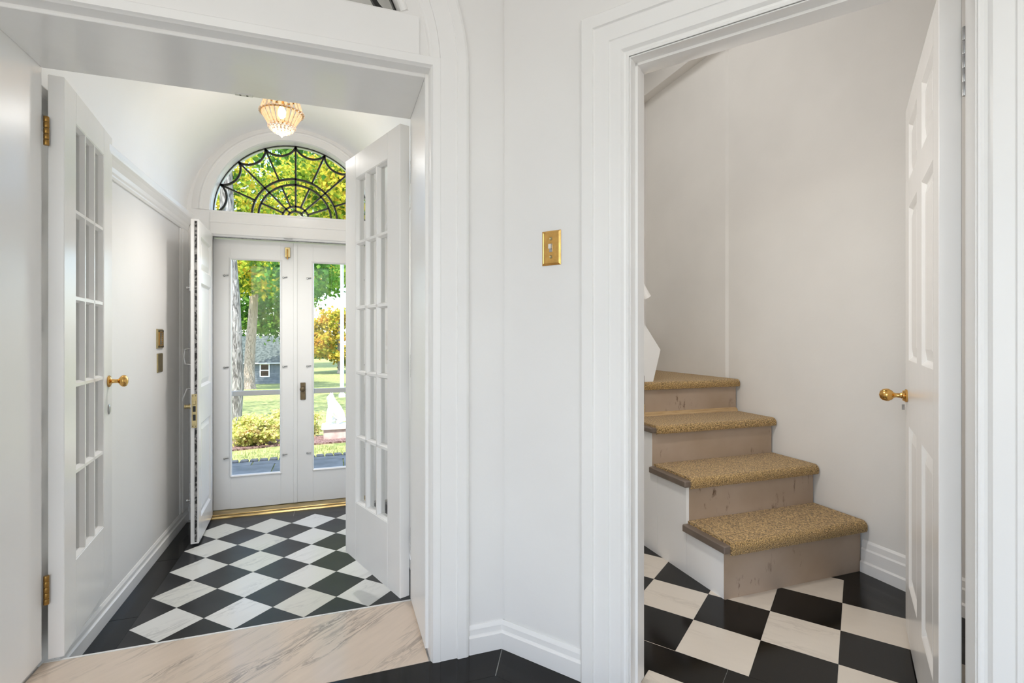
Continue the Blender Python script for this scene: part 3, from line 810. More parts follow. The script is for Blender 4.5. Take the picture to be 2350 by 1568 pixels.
# ------------------------------------------------------------------ fanlights
def fan(name, cx, cz, R, zb, y, rings, label, bar=.007):
    w = struct(empty(name, (0, 0, 0)), label, 'window'); a0 = math.asin((zb - cz) / R) if zb > cz else 0.0
    hw = math.sqrt(R * R - (zb - cz) ** 2)
    arc = arcpath(cx, cz, R - .002, a0, PI - a0, 40)
    # panes: one per sector, glass in two layers of the tracery
    ns = 8; step = (PI - 2 * a0) / ns
    for k in range(ns):
        b0, b1 = a0 + step * k, a0 + step * (k + 1)
        pts = arcpath(cx, cz, R - .002, b0, b1, 6)
        inn = [(cx + (zb - cz) / math.tan(b) if zb > cz and abs(math.sin(b)) > 1e-6 else cx, zb) for b in (b1, b0)]
        if zb <= cz: inn = [(cx, cz)]
        poly = pts + inn
        m_ = MB(); m_.prism(poly, lambda p, h: (p[0], h, p[1]), y - .0015, y + .0015); m_.build('pane', GLASS, w)
    def barpath(pts, nm, hw_=bar, d=.008):
        m_ = MB(); m_.sweep(pts, [(-hw_, -d), (hw_, -d), (hw_, d), (-hw_, d)], lambda p, b: (p.x, y - .004 - b, p.y)); m_.build(nm, BLACK, w)
    pol = lambda r, a: (cx + r * math.cos(a), cz + r * math.sin(a))
    barpath(arcpath(cx, cz, R - .003, a0, PI - a0, 48), 'rim_bar', .0035)
    for r in rings:
        if r <= zb - cz: continue
        b = math.asin(max(0, (zb - cz) / r)); barpath(arcpath(cx, cz, r, b, PI - b, 36), 'ring_bar', bar * .95)
    for k in range(1, ns):
        a = a0 + step * k
        lo = lambda r: r * math.sin(a) > zb - cz
        segs = [(R - .004, rings[0])] + ([(rings[0], rings[1])] if k % 2 == 0 else []) + [(rings[1], rings[2])] + ([(rings[2], rings[3])] if k % 2 == 0 else [])
        for p, q in segs:
            q = max(q, (zb - cz) / math.sin(a))
            if p > q + .01: barpath([pol(p, a), pol(q, a)], 'spoke_bar', bar * .85)
    for k in range(ns):                          # scallops under the rim
        b0, b1 = a0 + step * k, a0 + step * (k + 1)
        P, Q = Vector(pol(R - .008, b0)), Vector(pol(R - .008, b1))
        mid = (P + Q) / 2; nrm = (Vector((cx, cz)) - mid).normalized(); ch = (Q - P).length; sag = ch * .27
        pts = [P.lerp(Q, t) + nrm * sag * (1 - (2 * t - 1) ** 2) ** .75 for t in [i / 14 for i in range(15)]]
        barpath(pts, 'scallop_bar', bar * .95)
    return w
fan('window_1', DXC, 2.045, .566, 2.045, 4.30, (.307, .262, .095, .056), 'half round fanlight with black iron tracery above the front doors', .0075)
f2 = fan('window_2', CXF, 2.06, .563, 2.236, 1.81, (.37, .315, .12, .06), 'half round fanlight with black tracery above the inner doorway, cut by the frame', .0085)
MB().sweep([(CXF + .535, 2.2355)] + arcpath(CXF, 2.06, .563, .316, PI - .316, 40)[1:-1] + [(CXF - .535, 2.2355)], [(-a, b) for a, b in [(-.001, -.05), (-.001, 0), (.004, .006), (.012, .006), (.016, .010), (.022, .007), (.026, 0)]], FW).build('arch_bead', TRIM, f2)

# ------------------------------------------------------------------ stairs
st = tag(empty('staircase', (1.58, 1.745, 0)), 'brown carpeted staircase with scuffed taupe risers and white side boards', 'staircase')
def sp(mb, name, mat, smooth=False):
    o = mb.build(name, mat, st, smooth); o.location = (-1.58, -1.745, 0); return o
YR = [1.745, 2.0, 2.27, 2.545]; ZT = [.25, .457, .66, .86]; ZN = [.196, .406, .615, .814]
X0s, X1s = 1.58, 2.385
zprev = 0
for k in range(4):
    yr, zt, zn = YR[k], ZT[k], ZN[k]
    yb = YR[k + 1] if k < 3 else SYE - .004
    m_ = MB(); m_.box((X0s - .003, yr, zprev), (X1s, yr + .018, zn + .012)); sp(m_, 'riser', RISER)
    # wooden tread with its return nosing on the open side
    m_ = MB(); m_.box((X0s - (.026 if k < 3 else 0), yr - .022, zn + .008), (X1s, yb, zt - .012), .004); sp(m_, 'tread', TREADW)
    # carpet runner wrapping the nosing
    x0, x1 = X0s + (.006 if k < 3 else .004), SX1 - .0135
    pr = [(yb - .001, zt - .012), (yb - .001, zt)]
    yf = yr - .034; r = .026
    pr += [(yf + r - r * math.sin(a), zt - r + r * math.cos(a)) for a in [i * PI / 2 / 6 for i in range(7)]]
    pr += [(yf, zn + .012), (yf + .004, zn + .002), (yf + .012, zn), (yf + .012, zt - .02), (yf + .02, zt - .012)]
    m_ = MB(); m_.prism(pr, lambda p, h: (h, p[0], p[1]), x0, x1); sp(m_, 'step_carpet', CARPET, True)
    zprev = zt - .012 if k < 3 else zt
m_ = MB(); m_.prism([(YR[3], ZT[2]), (YR[3] - .018, ZT[2]), (YR[3] - .014, ZT[2] + .012), (YR[3], ZT[2] + .022)], lambda p, h: (h, p[0], p[1]), X0s + .004, X1s); sp(m_, 'cove_strip', RAWWOOD)
BWH = paint('side_board_paint', (.90, .89, .875), .35)
for boxes in ([(1.752, 1.995, ZN[0])], [(1.997, 2.221, ZN[1])], [(2.223, 2.272, ZN[1]), (2.272, 2.46, ZN[2])], [(2.462, 2.547, ZN[2]), (2.547, 2.80, ZN[3])], [(2.802, SYE - .002, ZN[3])]):
    m_ = MB()
    for a, b, z in boxes: m_.box((X0s - .004, a, 0), (X0s + .012, b, z + .006))
    sp(m_, 'side_board', BWH)
# turn of the stairs: string of the upper flight, its handrail, the bare wooden edge
m_ = MB(); m_.prism([(1.774, ZT[3]), (1.825, 1.047), (1.25, 1.84), (.70, 1.84), (.70, ZT[3])], lambda p, h: (p[0], h, p[1]), 2.545, 2.585)
tag(m_.build('stair_string', paint('string_paint', (.84, .835, .825), .4)), 'white sloping string board of the upper flight at the stair turn', 'stair part')
m_ = MB(); m_.tube([(1.703, 2.50, 1.352), (1.30, 2.50, 1.95)], .022, 12)
hr = tag(m_.build('handrail', TRIM, smooth=True), 'white end of a sloping handrail beside the door casing', 'handrail')
MB().tube([(1.66, 2.50, 1.395), (1.66, 2.544, 1.36)], .008, 8).build('rail_bracket', BLACK, hr)
m_ = MB(); m_.box((1.678, 2.512, .66), (1.693, 2.526, .90), .002)
ed = tag(m_.build('wooden_edge_strip', TREADW), 'narrow brown wooden strip at the edge of the third stair tread', 'wood strip')
MB().box((1.676, 2.510, .66), (1.695, 2.527, .735), .003).build('strip_foot', RAWWOOD, ed)
# beam of the upper landing above the stairs
m_ = MB(); m_.box((2.31, 1.2, 3.027), (SX1 - .011, SYE, 3.19), .002)
bm_ = struct(m_.build('beam_landing', paint('beam_paint', (.76, .74, .71), .5)), 'white boxed beam of the upper landing above the stairs', 'beam')
MB().box((2.302, 1.2, 3.19), (SX1 - .011, SYE, 3.215), .004).build('beam_cap', TRIM, bm_)
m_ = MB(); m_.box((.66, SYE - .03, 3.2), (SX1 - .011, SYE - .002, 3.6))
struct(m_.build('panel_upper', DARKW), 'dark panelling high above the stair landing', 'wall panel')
m_ = MB(); m_.box((2.225, SYE - .05, 3.0), (2.31, SYE - .001, 3.2), .003)
struct(m_.build('beam_return', paint('beam_paint', (.72, .70, .67), .5)), 'short white end block beside the landing beam', 'beam')

# ------------------------------------------------------------------ small wall things
def plate(name, w, hgt, mat, d=.006):
    m_ = MB(); a, b = w / 2, hgt / 2
    ring = lambda x, z, y: [m_.bm.verts.new(p) for p in ((-x, y, -z), (x, y, -z), (x, y, z), (-x, y, z))]
    r = [ring(a, b, 0), ring(a, b, -.0015), ring(a - .006, b - .006, -d), ring(a - .008, b - .008, -d + .0008)]
    for p, q in zip(r, r[1:]):
        for k in range(4): m_.bm.faces.new((p[k], p[(k + 1) % 4], q[(k + 1) % 4], q[k]))
    m_.bm.faces.new(r[-1]); m_.bm.faces.new(r[0][::-1])
    return m_.build(name, mat)
sw = tag(plate('light_switch', .073, .118, BRASS), 'polished brass light switch plate on the plain white wall', 'light switch')
q = dw((.1975, 1.43), .0115); sw.location = q; sw.rotation_euler = (0, 0, math.atan2(U.y, U.x))
MB().box((-.006, -.0065, -.014), (.006, -.004, .014)).build('toggle_slot', STEEL, sw)
MB().box((-.005, -.017, -.004), (.005, -.004, .012), .0015).build('toggle', paint('toggle_plastic', (.74, .70, .64), .3), sw)
for z in (.031, -.031): MB().lathe([(.0058, 0), (.0058, .0014), (.0045, .0026), (.0016, .0012)], (0, -.0048, z), (0, -1, 0), 12).build('screw', OLDBRASS, sw, True)

pl = tag(plate('wall_plate', .10, .115, OLDBRASS), 'blank tarnished brass plate below the ornate one on the vestibule wall', 'wall plate')
pl.location = (VX0, 3.605, .966); pl.rotation_euler = (0, 0, PI / 2)
p2 = tag(plate('intercom_plate', .115, .118, OLDBRASS, .009), 'ornate brass grille plate on the vestibule wall above the blank plate', 'intercom')
p2.location = (VX0, 3.603, 1.112); p2.rotation_euler = (0, 0, PI / 2)
MB().sweep([(-.03, -.04), (.03, -.04), (.03, .04), (-.03, .04), (-.03, -.04)], [(-.004, 0), (-.004, .004), (.004, .004), (.004, 0)], lambda p, b: (p.x, -.0075 - b, p.y)).build('grille_frame', BRASS, p2)
for k in range(6): MB().box((-.024, -.0105, -.033 + k * .012), (.024, -.0075, -.026 + k * .012)).build('grille_slat', STEEL, p2)
for x in (-.042, .042):
    for z in (-.046, .046): MB().lathe([(.005, 0), (.005, .003)], (x, -.008, z), (0, -1, 0), 10).build('screw', BLACK, p2)

# made-up wall lamp round the stair fill light, unseen behind the slanted wall
sc_ = tag(empty('added_sconce', (*P_(.36, .128), 1.85), math.atan2(NN.y, NN.x)), 'added wall sconce dressing the unseen stair fill light, hidden behind the casing', 'added lamp')
MB().box((0, -.05, -.08), (.012, .05, .08), .004).build('back_plate', BRASS, sc_)
MB().tube([(.01, 0, -.04), (.05, 0, -.06), (.07, 0, -.02)], .006, 8).build('arm', BRASS, sc_, True)
MB().lathe([(.035, -.03), (.06, .08), (.058, .08), (.033, -.028)], (.07, 0, 0), (0, 0, 1), 20, False).build('shade', paint('shade_cloth', (.85, .8, .7), .8), sc_, True)

# ------------------------------------------------------------------ crystal ceiling lamp
LX, LY = -.295, 3.30
lamp = tag(empty('ceiling_lamp', (LX, LY, 2.69)), 'glowing crystal basket ceiling lamp hanging from the vestibule vault', 'ceiling lamp')
Zl = lambda z: z - 2.69
MB().lathe([(.055, Zl(2.692)), (.05, Zl(2.675)), (.02, Zl(2.665)), (.008, Zl(2.66)), (.008, Zl(2.545)), (.03, Zl(2.54)), (.03, Zl(2.535))], (0, 0, 0), (0, 0, 1), 20).build('canopy', BRASS, lamp, True)
def ringtube(r, z, rr, nm, mat):
    m_ = MB(); nseg = 28; pts = [(r * math.cos(k * 2 * PI / nseg), r * math.sin(k * 2 * PI / nseg), z) for k in range(nseg + 1)]
    m_.tube(pts, rr, 6, False); return m_.build(nm, mat, lamp, True)
ringtube(.086, Zl(2.548), .004, 'frame_ring', BRASS); ringtube(.116, Zl(2.452), .004, 'frame_ring', BRASS); ringtube(.066, Zl(2.376), .0035, 'frame_ring', BRASS)
for k in range(3):
    a = k * 2 * PI / 3; MB().tube([(.02 * math.cos(a), .02 * math.sin(a), Zl(2.54)), (.086 * math.cos(a), .086 * math.sin(a), Zl(2.548))], .003, 6).build('frame_arm', BRASS, lamp)
def crystal(L, w, d):
    m_ = MB(); r = []
    for z, s_ in ((0, .6), (-.08 * L, 1), (-.9 * L, .8), (-L, .35)):
        r.append([m_.bm.verts.new((x * s_, y * s_, z)) for x, y in ((-w, 0), (-w * .45, -d), (w * .45, -d), (w, 0), (w * .45, d), (-w * .45, d))])
    for p, q in zip(r, r[1:]):
        for k in range(6): m_.bm.faces.new((p[k], p[(k + 1) % 6], q[(k + 1) % 6], q[k]))
    m_.bm.faces.new(r[0][::-1]); m_.bm.faces.new(r[-1])
    return m_.mesh('crystal_prism', CRYSTAL)
def place_prisms(me, n_, r0, z0, r1, z1, ph=0):
    for k in range(n_):
        a = 2 * PI * (k + ph) / n_
        o = link('crystal_prism', me, lamp, (r0 * math.cos(a), r0 * math.sin(a), Zl(z0)))
        tilt = math.atan2(r0 - r1, z0 - z1)
        o.rotation_euler = (Matrix.Rotation(a + PI / 2, 3, 'Z') @ Matrix.Rotation(tilt, 3, 'X')).to_euler()
place_prisms(crystal(.088, .011, .005), 22, .112, 2.455, .068, 2.378)
place_prisms(crystal(.10, .0105, .005), 22, .087, 2.55, .117, 2.456, .5)
bead = MB().lathe([(.001, -.0085), (.006, -.006), (.0085, 0), (.006, .006), (.001, .0085)], (0, 0, 0), (0, 0, 1), 8).mesh('crystal_bead', CRYSTAL)
for r, z, n_ in ((.072, 2.372, 20), (.060, 2.358, 18), (.044, 2.346, 14), (.028, 2.338, 10), (.013, 2.332, 5), (.119, 2.455, 30), (.088, 2.553, 24)):
    for k in range(n_): link('crystal_bead', bead, lamp, (r * math.cos(2 * PI * k / n_), r * math.sin(2 * PI * k / n_), Zl(z)))
MB().lathe([(.001, Zl(2.31)), (.007, Zl(2.317)), (.009, Zl(2.322)), (.004, Zl(2.33))], (0, 0, 0), (0, 0, 1), 10).build('finial', CRYSTAL, lamp, True)
MB().lathe([(.012, Zl(2.54)), (.012, Zl(2.50)), (.010, Zl(2.495))], (0, 0, 0), (0, 0, 1), 12).build('lamp_socket', BRASS, lamp, True)
MB().lathe([(.010, Zl(2.495)), (.02, Zl(2.475)), (.024, Zl(2.455)), (.019, Zl(2.435)), (.008, Zl(2.424)), (.001, Zl(2.422))], (0, 0, 0), (0, 0, 1), 16).build('bulb', BULB, lamp, True)
ld = bpy.data.lights.new('lamp_light', 'POINT'); ld.energy = 4.6; ld.color = (1, .965, .92); ld.shadow_soft_size = .05
lo_ = bpy.data.objects.new('lamp_light', ld); COL.objects.link(lo_); lo_.location = (LX, LY, 2.27)
sd2 = bpy.data.lights.new('vestibule_fill_spot', 'SPOT'); sd2.energy = 47; sd2.color = (1, .965, .92); sd2.spot_size = R_(125); sd2.spot_blend = .75; sd2.shadow_soft_size = .07  # extra fill spot added under the lamp, brightens floor and storm doors
so2 = bpy.data.objects.new('vestibule_fill_spot', sd2); COL.objects.link(so2); so2.location = (LX, LY, 2.29)

# ------------------------------------------------------------------ garden
random.seed(7)
def gz(y): return -.35 if y < 7 else (-.35 - .065 * (y - 7) if y < 48 else -3.015)
def pray(px, py):
    xc = (px - 1175) / FPX; z = -(py - HY) / FPX; c, s = math.cos(YAW), math.sin(YAW)
    return Vector((xc * c + s, -xc * s + c, z))
def on_ground(px, py):
    r = pray(px, py); t = 4.0
    while t < 400:
        p = r * t
        if p.z + CAMH <= gz(p.y): break
        t += .02
    return Vector((p.x, p.y, gz(p.y)))
def at_depth(px, py, d): r = pray(px, py) * d; return Vector((r.x, r.y, r.z + CAMH))

LAWN = two('lawn_grass', (.15, .19, .06), (.40, .41, .17), 9, .9, .35, .7, .02, 8, .1)
m_ = MB()
ys = [4.36, 6.70, 7.0, 9, 12, 16, 22, 30, 40, 48, 70, 110, 170]
vs = [[m_.bm.verts.new((x * (1 + max(0, y - 5) * .06), y, gz(y) - .012)) for x in (-14, -7, -3, 0, 3, 7, 14)] for y in ys]
for a, b in zip(vs, vs[1:]):
    for k in range(6): m_.bm.faces.new((a[k], a[k + 1], b[k + 1], b[k]))
struct(m_.build('ground_lawn', LAWN), 'sunlit lawn falling away behind the front doors', 'lawn')

# terrace: slate slabs and an edging of dark bricks
SLATE = two('blue_slate', (.11, .115, .115), (.17, .175, .175), 4, .6, bd=.004)
EDGE = two('dark_edging', (.05, .055, .06), (.10, .105, .11), 14, .7, bd=.003)
tb = MB(); tb.box((-3.2, YE + .16, -.5), (2.6, 6.74, -.366))
ter = struct(tb.build('terrace', GROUT), 'shaded slate terrace outside the front doors with a brick edging', 'terrace')
yy = 4.40; row = 0
while yy < 6.55:
    dd = (.55, .42, .6, .5)[row % 4]; y2 = min(yy + dd, 6.64); xx = -3.1 + (.3 if row % 2 else 0); k = 0
    while xx < 2.5:
        ww = (.8, .55, .95, .65, .75)[(k + row * 2) % 5]
        tile([(xx, yy), (xx + ww, yy), (xx + ww, y2), (xx, y2)], SLATE, ter, -.35 + random.uniform(-.002, .002), name='slate_slab', gap=.006, th=.03); xx += ww; k += 1
    yy = y2; row += 1
bme = MB().box((-.044, -.05, -.05), (.044, .05, .012), .012).mesh('edging_brick', EDGE)
for k in range(52):
    o = link('edging_brick', bme, ter, (-3.0 + k * .105, 6.70 + random.uniform(-.008, .008), -.35)); o.rotation_euler = (0, 0, random.uniform(-.12, .12) + .12)

# mulch bed
MULCH = two('bark_mulch', (.10, .05, .045), (.36, .25, .23), 45, .95, .4, .65, .02, 6, .1)
m_ = MB(); c_ = on_ground(600, 1020)
rings = []
out = [(-3.0, 7.45), (-1.3, 7.52), (-.75, 7.75), (-.2, 7.62), (.3, 7.72), (.9, 7.9), (1.1, 8.6), (.3, 8.55), (-.2, 8.5), (-.7, 8.9), (-1.6, 9.0), (-3.0, 8.8)]
m_.prism(out, lambda p, h: (p[0], p[1], gz(p[1]) + h), -.03, .012)
struct(m_.build('ground_mulch', MULCH), 'reddish bark mulch bed round the garden shrubs', 'mulch bed')

LEAFV = [(0, 0, 0), (.5, .35, .12), (0, 1, 0), (-.5, .35, .12)]
def leaves(mb, pts, size, up=.35):
    bm = mb.bm
    for p in pts:
        q = Vector((random.gauss(0, 1), random.gauss(0, 1), random.gauss(0, 1))).normalized()
        nrm = (q + Vector((0, -.25, up))).normalized()
        u = nrm.orthogonal().normalized(); u = Matrix.Rotation(random.random() * 6.283, 3, nrm) @ u; v = nrm.cross(u)
        s_ = size * random.uniform(.65, 1.3)
        vs_ = [bm.verts.new(p + u * (a * s_) + v * (b * s_) + nrm * (c__ * s_)) for a, b, c__ in LEAFV]
        bm.faces.new((vs_[0], vs_[1], vs_[2])); bm.faces.new((vs_[0], vs_[2], vs_[3]))
def clumps(center, radii, n_clump, per, spread):
    """points gathered in clumps inside an ellipsoid, mostly near its shell"""
    out_ = []; c = Vector(center)
    for _ in range(n_clump):
        d = Vector((random.gauss(0, 1), random.gauss(0, 1), random.gauss(0, 1))).normalized() * random.uniform(.45, 1) ** .6
        o = c + Vector((d.x * radii[0], d.y * radii[1], d.z * radii[2]))
        for _ in range(per): out_.append(o + Vector((random.gauss(0, spread), random.gauss(0, spread), random.gauss(0, spread * .55))))
    return out_
L_YEL = leaf_mat('autumn_maple_leaf', [(.34, (.05, .12, .02)), (.46, (.24, .36, .04)), (.56, (.66, .60, .07)), (.68, (.72, .42, .08))], 1.1)
L_GRN = leaf_mat('green_leaf', [(.35, (.04, .12, .02)), (.5, (.10, .24, .04)), (.66, (.26, .38, .07))], .9)
L_DRK = leaf_mat('dark_green_leaf', [(.35, (.02, .06, .015)), (.5, (.05, .13, .03)), (.66, (.13, .24, .06))], .5)
L_SHR = leaf_mat('pale_shrub_leaf', [(.33, (.34, .40, .08)), (.5, (.72, .70, .24)), (.62, (.78, .62, .34)), (.7, (.45, .20, .10))], 14)
L_GLD = leaf_mat('golden_leaf', [(.35, (.16, .24, .03)), (.5, (.55, .45, .07)), (.66, (.60, .32, .06))], .8)
def bark_mat(name, a, b):
    m, t, n, p = new_mat(name)
    nz = N(t, 'ShaderNodeTexNoise'); nz.inputs['Scale'].default_value = 9; nz.inputs['Detail'].default_value = 6; nz.inputs['Distortion'].default_value = 1.2
    t.links.new(coords(t, (3, 3, .5)), nz.inputs['Vector'])
    t.links.new(ramp(t, nz.outputs['Fac'], [(.38, a), (.62, b)]), p.inputs['Base Color']); p.inputs['Roughness'].default_value = .9
    bump(t, p, nz.outputs['Fac'], .05); return m
BARK1 = bark_mat('furrowed_bark', (.10, .09, .08), (.42, .39, .36)); BARK2 = bark_mat('pale_bark', (.20, .16, .12), (.48, .40, .33))

def tree(name, base, trunk, radii_t, bark, crowns, leafm, size, label, cat='tree', branches=()):
    t = tag(empty(name, base), label, cat, group='garden trees'); b0 = Vector(base)
    def loc(o): o.parent = t; o.matrix_parent_inverse = Matrix.Translation(-b0); return o
    m_ = MB(); m_.tube(trunk, radii_t, 14); loc(m_.build('trunk', bark, None, True))
    for br in branches:
        m_ = MB(); m_.tube(br[0], br[1], 7); loc(m_.build('branch', bark, None, True))
    for cr in crowns:
        m_ = MB(); leaves(m_, clumps(*cr), size); loc(m_.build('crown', leafm))
    return t

# the big near trunk at the left pane, its boughs above the fanlight
b1 = on_ground(537, 972); d1 = b1.x * math.sin(YAW) + b1.y * math.cos(YAW)
tr1 = [b1 + Vector((-.02, 0, -.2)), b1 + Vector((-.03, 0, .15)), at_depth(540, 880, d1), at_depth(537, 780, d1), at_depth(534, 690, d1), at_depth(528, 600, d1), at_depth(522, 500, d1), at_depth(518, 400, d1), at_depth(515, 300, d1)]
k1 = d1 / FPX
tree('oak_tree', b1, tr1, [23 * k1, 20 * k1, 18 * k1, 17 * k1, 15.5 * k1, 14.5 * k1, 15 * k1, 14 * k1, 11 * k1], BARK1,
     [(at_depth(560, 150, d1 + 1), (5.5, 3.5, 1.9), 90, 60, .42)], L_GRN, .14, 'furrowed grey tree trunk nearest the left storm door',
     branches=[([at_depth(517, 380, d1), at_depth(600, 280, d1 + .5), at_depth(760, 220, d1 + 1)], [.07, .05, .02])])
b2 = on_ground(575, 893); d2 = b2.x * math.sin(YAW) + b2.y * math.cos(YAW); k2 = d2 / FPX
tr2 = [b2 - Vector((0, 0, .3)), at_depth(573, 885, d2), at_depth(572, 850, d2), at_depth(575, 790, d2), at_depth(580, 730, d2), at_depth(583, 680, d2), at_depth(587, 620, d2), at_depth(600, 540, d2), at_depth(610, 430, d2)]
tree('maple_tree', b2, tr2, [15 * k2, 12.5 * k2, 11.5 * k2, 11 * k2, 10 * k2, 9 * k2, 7 * k2, 5 * k2, 2 * k2], BARK2,
     [(at_depth(615, 530, d2 - 1), (5.2, 3.6, 4.8), 92, 70, .5), (at_depth(640, 640, d2 - 2), (2.6, 2, .9), 26, 60, .4), (at_depth(690, 420, d2 - 1), (4.2, 3, 3.2), 44, 70, .45)],
     L_YEL, .24, 'yellow leaved maple with a leaning pale trunk on the lawn',
     branches=[([at_depth(587, 640, d2), at_depth(640, 560, d2), at_depth(700, 470, d2)], [.14, .09, .03]), ([at_depth(585, 650, d2), at_depth(560, 590, d2), at_depth(535, 480, d2)], [.12, .08, .03])])
# trees behind
def back_tree(name, px, pyb, d, w, h0, h1, leafm, size, label, n_=90, per=60, fl=.6, tpx=None):
    cx_ = at_depth(px, pyb, d); base = at_depth(tpx or px, pyb, d); base.z = gz(base.y)
    top = at_depth(px, h1, d).z; lo = at_depth(px, h0, d).z; cz_ = (top + lo) / 2
    tree(name, base, [base - Vector((0, 0, .3)), base + Vector((.1, 0, (lo - base.z) * .6)), Vector((base.x * .7 + cx_.x * .3, base.y, cz_)), Vector((cx_.x, base.y, top - .5))], [.3, .25, .16, .04], BARK1,
         [(Vector((cx_.x, base.y, cz_)), (w, w * .7, (top - lo) / 2), n_, per, fl)], leafm, size, label)
back_tree('broadleaf_tree', 622, 880, 39, 3.0, 775, 560, L_GRN, .28, 'leafy green tree above the grey cottage roof', 110, 55, .5, 668)
back_tree('shade_tree', 550, 885, 77, 5.2, 850, 560, L_DRK, .36, 'dark green tree behind the two trunks', 120, 60, .7)
back_tree('shade_tree', 690, 870, 62, 6.0, 690, 330, L_GRN, .42, 'tall green tree filling the top of the right storm door pane', 130, 60, .9)
back_tree('golden_tree', 778, 858, 56, 3.6, 842, 705, L_GLD, .30, 'golden tree standing beyond the lawn in the right pane', 110, 55, .42)
back_tree('distant_tree', 730, 856, 95, 5.0, 850, 790, L_DRK, .5, 'dark distant tree at the foot of the golden one', 70, 50, .7)
back_tree('upper_tree', 850, 850, 18, 2.4, 560, 330, L_YEL, .16, 'yellow green tree crown at the right of the fanlight', 120, 60, .55)
back_tree('overhang_tree', 695, 900, 24, 2.0, 690, 590, L_GRN, .18, 'green bough hanging at the top of the right storm pane', 40, 50, .33)

# shrubs
def shrub(px, py, w, h, label, seed, n_=26):
    random.seed(seed); b = on_ground(px, py)
    t = tag(empty('garden_shrub', b), label, 'shrub', group='garden shrubs')
    for k in range(7):
        a = random.random() * 6.28; e = Vector((math.cos(a) * w * .5, math.sin(a) * w * .4, h * random.uniform(.5, .85)))
        MB().tube([(0, 0, -.02), e * .5 + Vector((0, 0, .03)), e], [.012, .008, .003], 5).build('stem', BARK2, t)
    m_ = MB(); leaves(m_, clumps((0, 0, h * .52), (w, w * .75, h * .45), n_, 60, .055), .042, .6); m_.build('foliage', L_SHR, t)
shrub(588, 1022, .33, .42, 'rounded pale green shrub in the mulch bed behind the left pane', 3, 60)
shrub(648, 1000, .24, .40, 'small shrub half hidden by the left storm door stile', 5, 34)
shrub(706, 1003, .12, .42, 'leafy shrub beside the white statue', 6, 26)

# statue on its pedestal
STONE = two('white_stone', (.74, .73, .70), (.86, .85, .83), 12, .7, bd=.004)
PINKST = two('pinkish_stone', (.44, .33, .30), (.56, .45, .41), 10, .8, bd=.004)
sb = on_ground(775, 1006); ds = sb.x * math.sin(YAW) + sb.y * math.cos(YAW); ks = ds / FPX
pd = tag(empty('pedestal', sb), 'low pinkish stone pedestal on the lawn under the white statue', 'pedestal')
MB().box((-.20, -.15, -.02), (.24, .18, 24 * ks), .008).build('block', PINKST, pd)
MB().box((-.23, -.18, 24 * ks), (.27, .21, 31 * ks), .010).build('cap', STONE, pd)
stt = tag(empty('animal_statue', sb + Vector((0, 0, 31 * ks))), 'white stone statue of a sitting animal on the pedestal', 'statue')
# one continuous sitting body: haunch, chest, neck, head, ears, forelegs
def skin_body(verts, edges, name, mat, parent):
    me = bpy.data.meshes.new(name); me.from_pydata([v[:3] for v in verts], edges, []); o = link(name, me, parent); me.materials.append(mat)
    sk = o.modifiers.new('skin', 'SKIN'); sk.use_smooth_shade = True
    for i, v in enumerate(verts):
        d = me.skin_vertices[0].data[i]; d.radius = (v[3], v[3]); d.use_root = (i == 0)
    ss = o.modifiers.new('sub', 'SUBSURF'); ss.levels = 2; ss.render_levels = 2
    return o
H = .46
sv = [(.06, 0, .10, .085), (.02, 0, .20, .085), (-.03, 0, .29, .068), (-.05, 0, .36, .045), (-.06, 0, .405, .045), (-.115, 0, .39, .024), (-.05, .022, .445, .012), (-.045, .026, .475, .005), (-.05, -.022, .445, .012), (-.045, -.026, .475, .005),
      (-.065, .035, .20, .030), (-.085, .037, .10, .021), (-.088, .037, .015, .020), (-.12, .037, .012, .018), (-.065, -.035, .20, .030), (-.085, -.037, .10, .021), (-.088, -.037, .015, .020), (-.12, -.037, .012, .018),
      (.06, .07, .06, .050), (-.02, .078, .02, .022), (.06, -.07, .06, .050), (-.02, -.078, .02, .022), (.15, 0, .03, .018), (.18, .05, .02, .012)]
se = [(0, 1), (1, 2), (2, 3), (3, 4), (4, 5), (4, 6), (6, 7), (4, 8), (8, 9), (2, 10), (10, 11), (11, 12), (12, 13), (2, 14), (14, 15), (15, 16), (16, 17), (0, 18), (18, 19), (0, 20), (20, 21), (0, 22), (22, 23)]
bd = skin_body(sv, se, 'statue_body', STONE, stt); bd.rotation_euler = (0, 0, .5); bd.scale = (1.12, 1.12, 1.0); bd.location = (-.04, -.02, .024)
MB().box((-.17, -.11, 0), (.16, .11, .018), .006).build('statue_base', STONE, stt)

# white pole
pb = on_ground(785, 911); dp = pb.x * math.sin(YAW) + pb.y * math.cos(YAW)
m_ = MB(); m_.lathe([(.13, -.2), (.13, .1), (.08, .14), (.07, 5.2), (.04, 5.25)], (0, 0, 0), (0, 0, 1), 14)
po = tag(m_.build('garden_pole', paint('pole_paint', (.85, .85, .84), .5), smooth=True), 'tall white pole on the lawn beyond the right storm door', 'pole'); po.location = pb

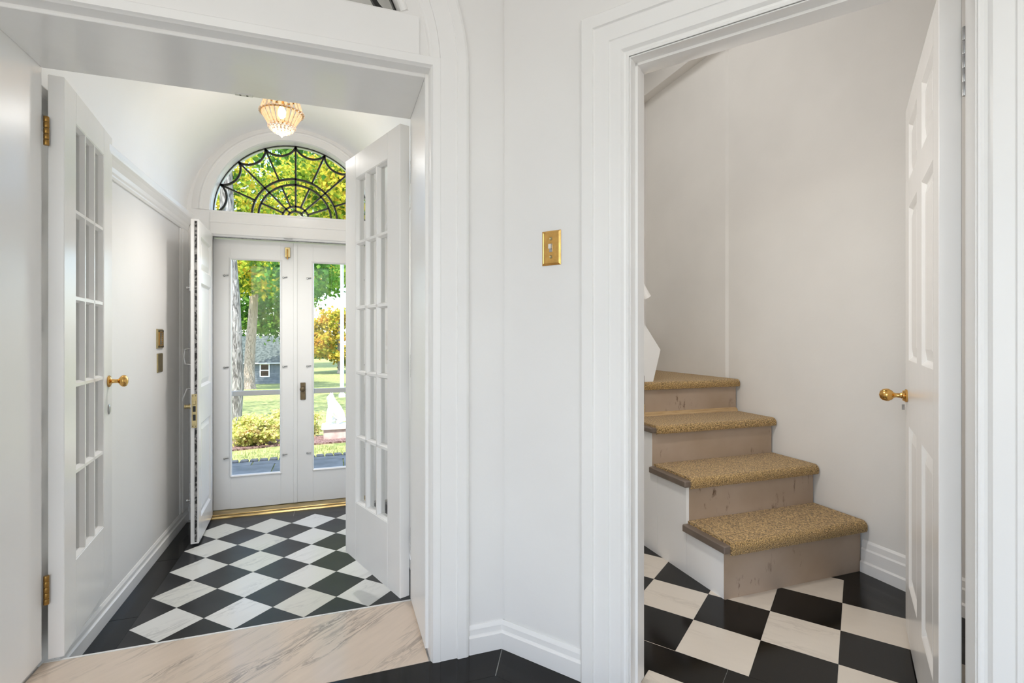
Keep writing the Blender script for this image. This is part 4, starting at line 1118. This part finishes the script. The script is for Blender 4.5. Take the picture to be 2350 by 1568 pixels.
# cottage
hb = on_ground(612, 881); dh = hb.x * math.sin(YAW) + hb.y * math.cos(YAW); kh = dh / FPX
ht = tag(empty('cottage', hb, -.1), 'small grey cottage with a white framed window beyond the trunks', 'building')
SIDING = two('grey_siding', (.12, .14, .155), (.17, .19, .205), 3, .8); ROOFM = two('grey_shingle', (.05, .065, .06), (.10, .12, .11), 6, .95, spec=.1)
ez = 48 * kh
MB().box((-4.5, 0, -.4), (2.4, 4.5, ez)).build('wall', SIDING, ht)
for k in range(int(ez / .2)):
    MB().box((-4.52, -.015, k * .2 + .185), (2.42, 0, k * .2 + .2)).build('siding_board', SIDING, ht)
MB().prism([(-.35, ez - .05), (2.25, ez + 58 * kh), (4.85, ez - .05), (4.85, ez + .05), (2.25, ez + 58 * kh + .12), (-.35, ez + .05)], lambda p, h: (h, p[0], p[1]), -4.8, 2.7).build('roof', ROOFM, ht)
MB().box((-4.8, -.38, ez - .07), (2.7, -.34, ez + .03)).build('eave_board', paint('eave_paint', (.45, .47, .48), .6), ht)
wx, wz, ww, wh = -.15, 31 * kh, 10.5 * kh, 15.5 * kh
wn = MB(); WHT = paint('window_frame_paint', (.8, .8, .8), .5)
wn.sweep([(wx - ww, wz - wh), (wx + ww, wz - wh), (wx + ww, wz + wh), (wx - ww, wz + wh), (wx - ww, wz - wh)], [(-.0, -.02), (.0, .05), (.09, .05), (.09, -.02)], lambda p, b: (p.x, -b, p.y))
wn.box((wx - ww, -.045, wz - .035), (wx + ww, .02, wz + .035))
wf = wn.build('window', WHT, ht)
DKG = two('dark_pane', (.02, .015, .015), (.06, .03, .03), 3, .1)
for a, b in ((wz - wh + .06, wz - .035), (wz + .035, wz + wh - .06)): MB().box((wx - ww + .06, -.03, a), (wx + ww - .06, -.01, b)).build('pane', DKG, wf)

# fallen leaves and grass blades close to the terrace
BLADE = two('grass_blade', (.26, .31, .10), (.58, .57, .27), 5, .8, .35, .65)
bmg = MB(); random.seed(11)
for _ in range(9000):
    y = 6.76 + random.random() ** 1.6 * 3.2; x = random.uniform(-4, 2.2)
    if 7.4 < y < 9.4 and -3 < x < 1.0: continue
    z = gz(y) - .012; a = random.random() * 6.28; w = .006; hgt = random.uniform(.025, .06)
    dx, dy = math.cos(a) * w, math.sin(a) * w
    v = [bmg.bm.verts.new((x - dx, y - dy, z)), bmg.bm.verts.new((x + dx, y + dy, z)), bmg.bm.verts.new((x + random.uniform(-.02, .02), y + random.uniform(-.02, .02), z + hgt))]
    bmg.bm.faces.new(v)
go = bmg.build('grass', BLADE); tag(go, 'short grass blades along the terrace edge', 'grass', 'stuff')
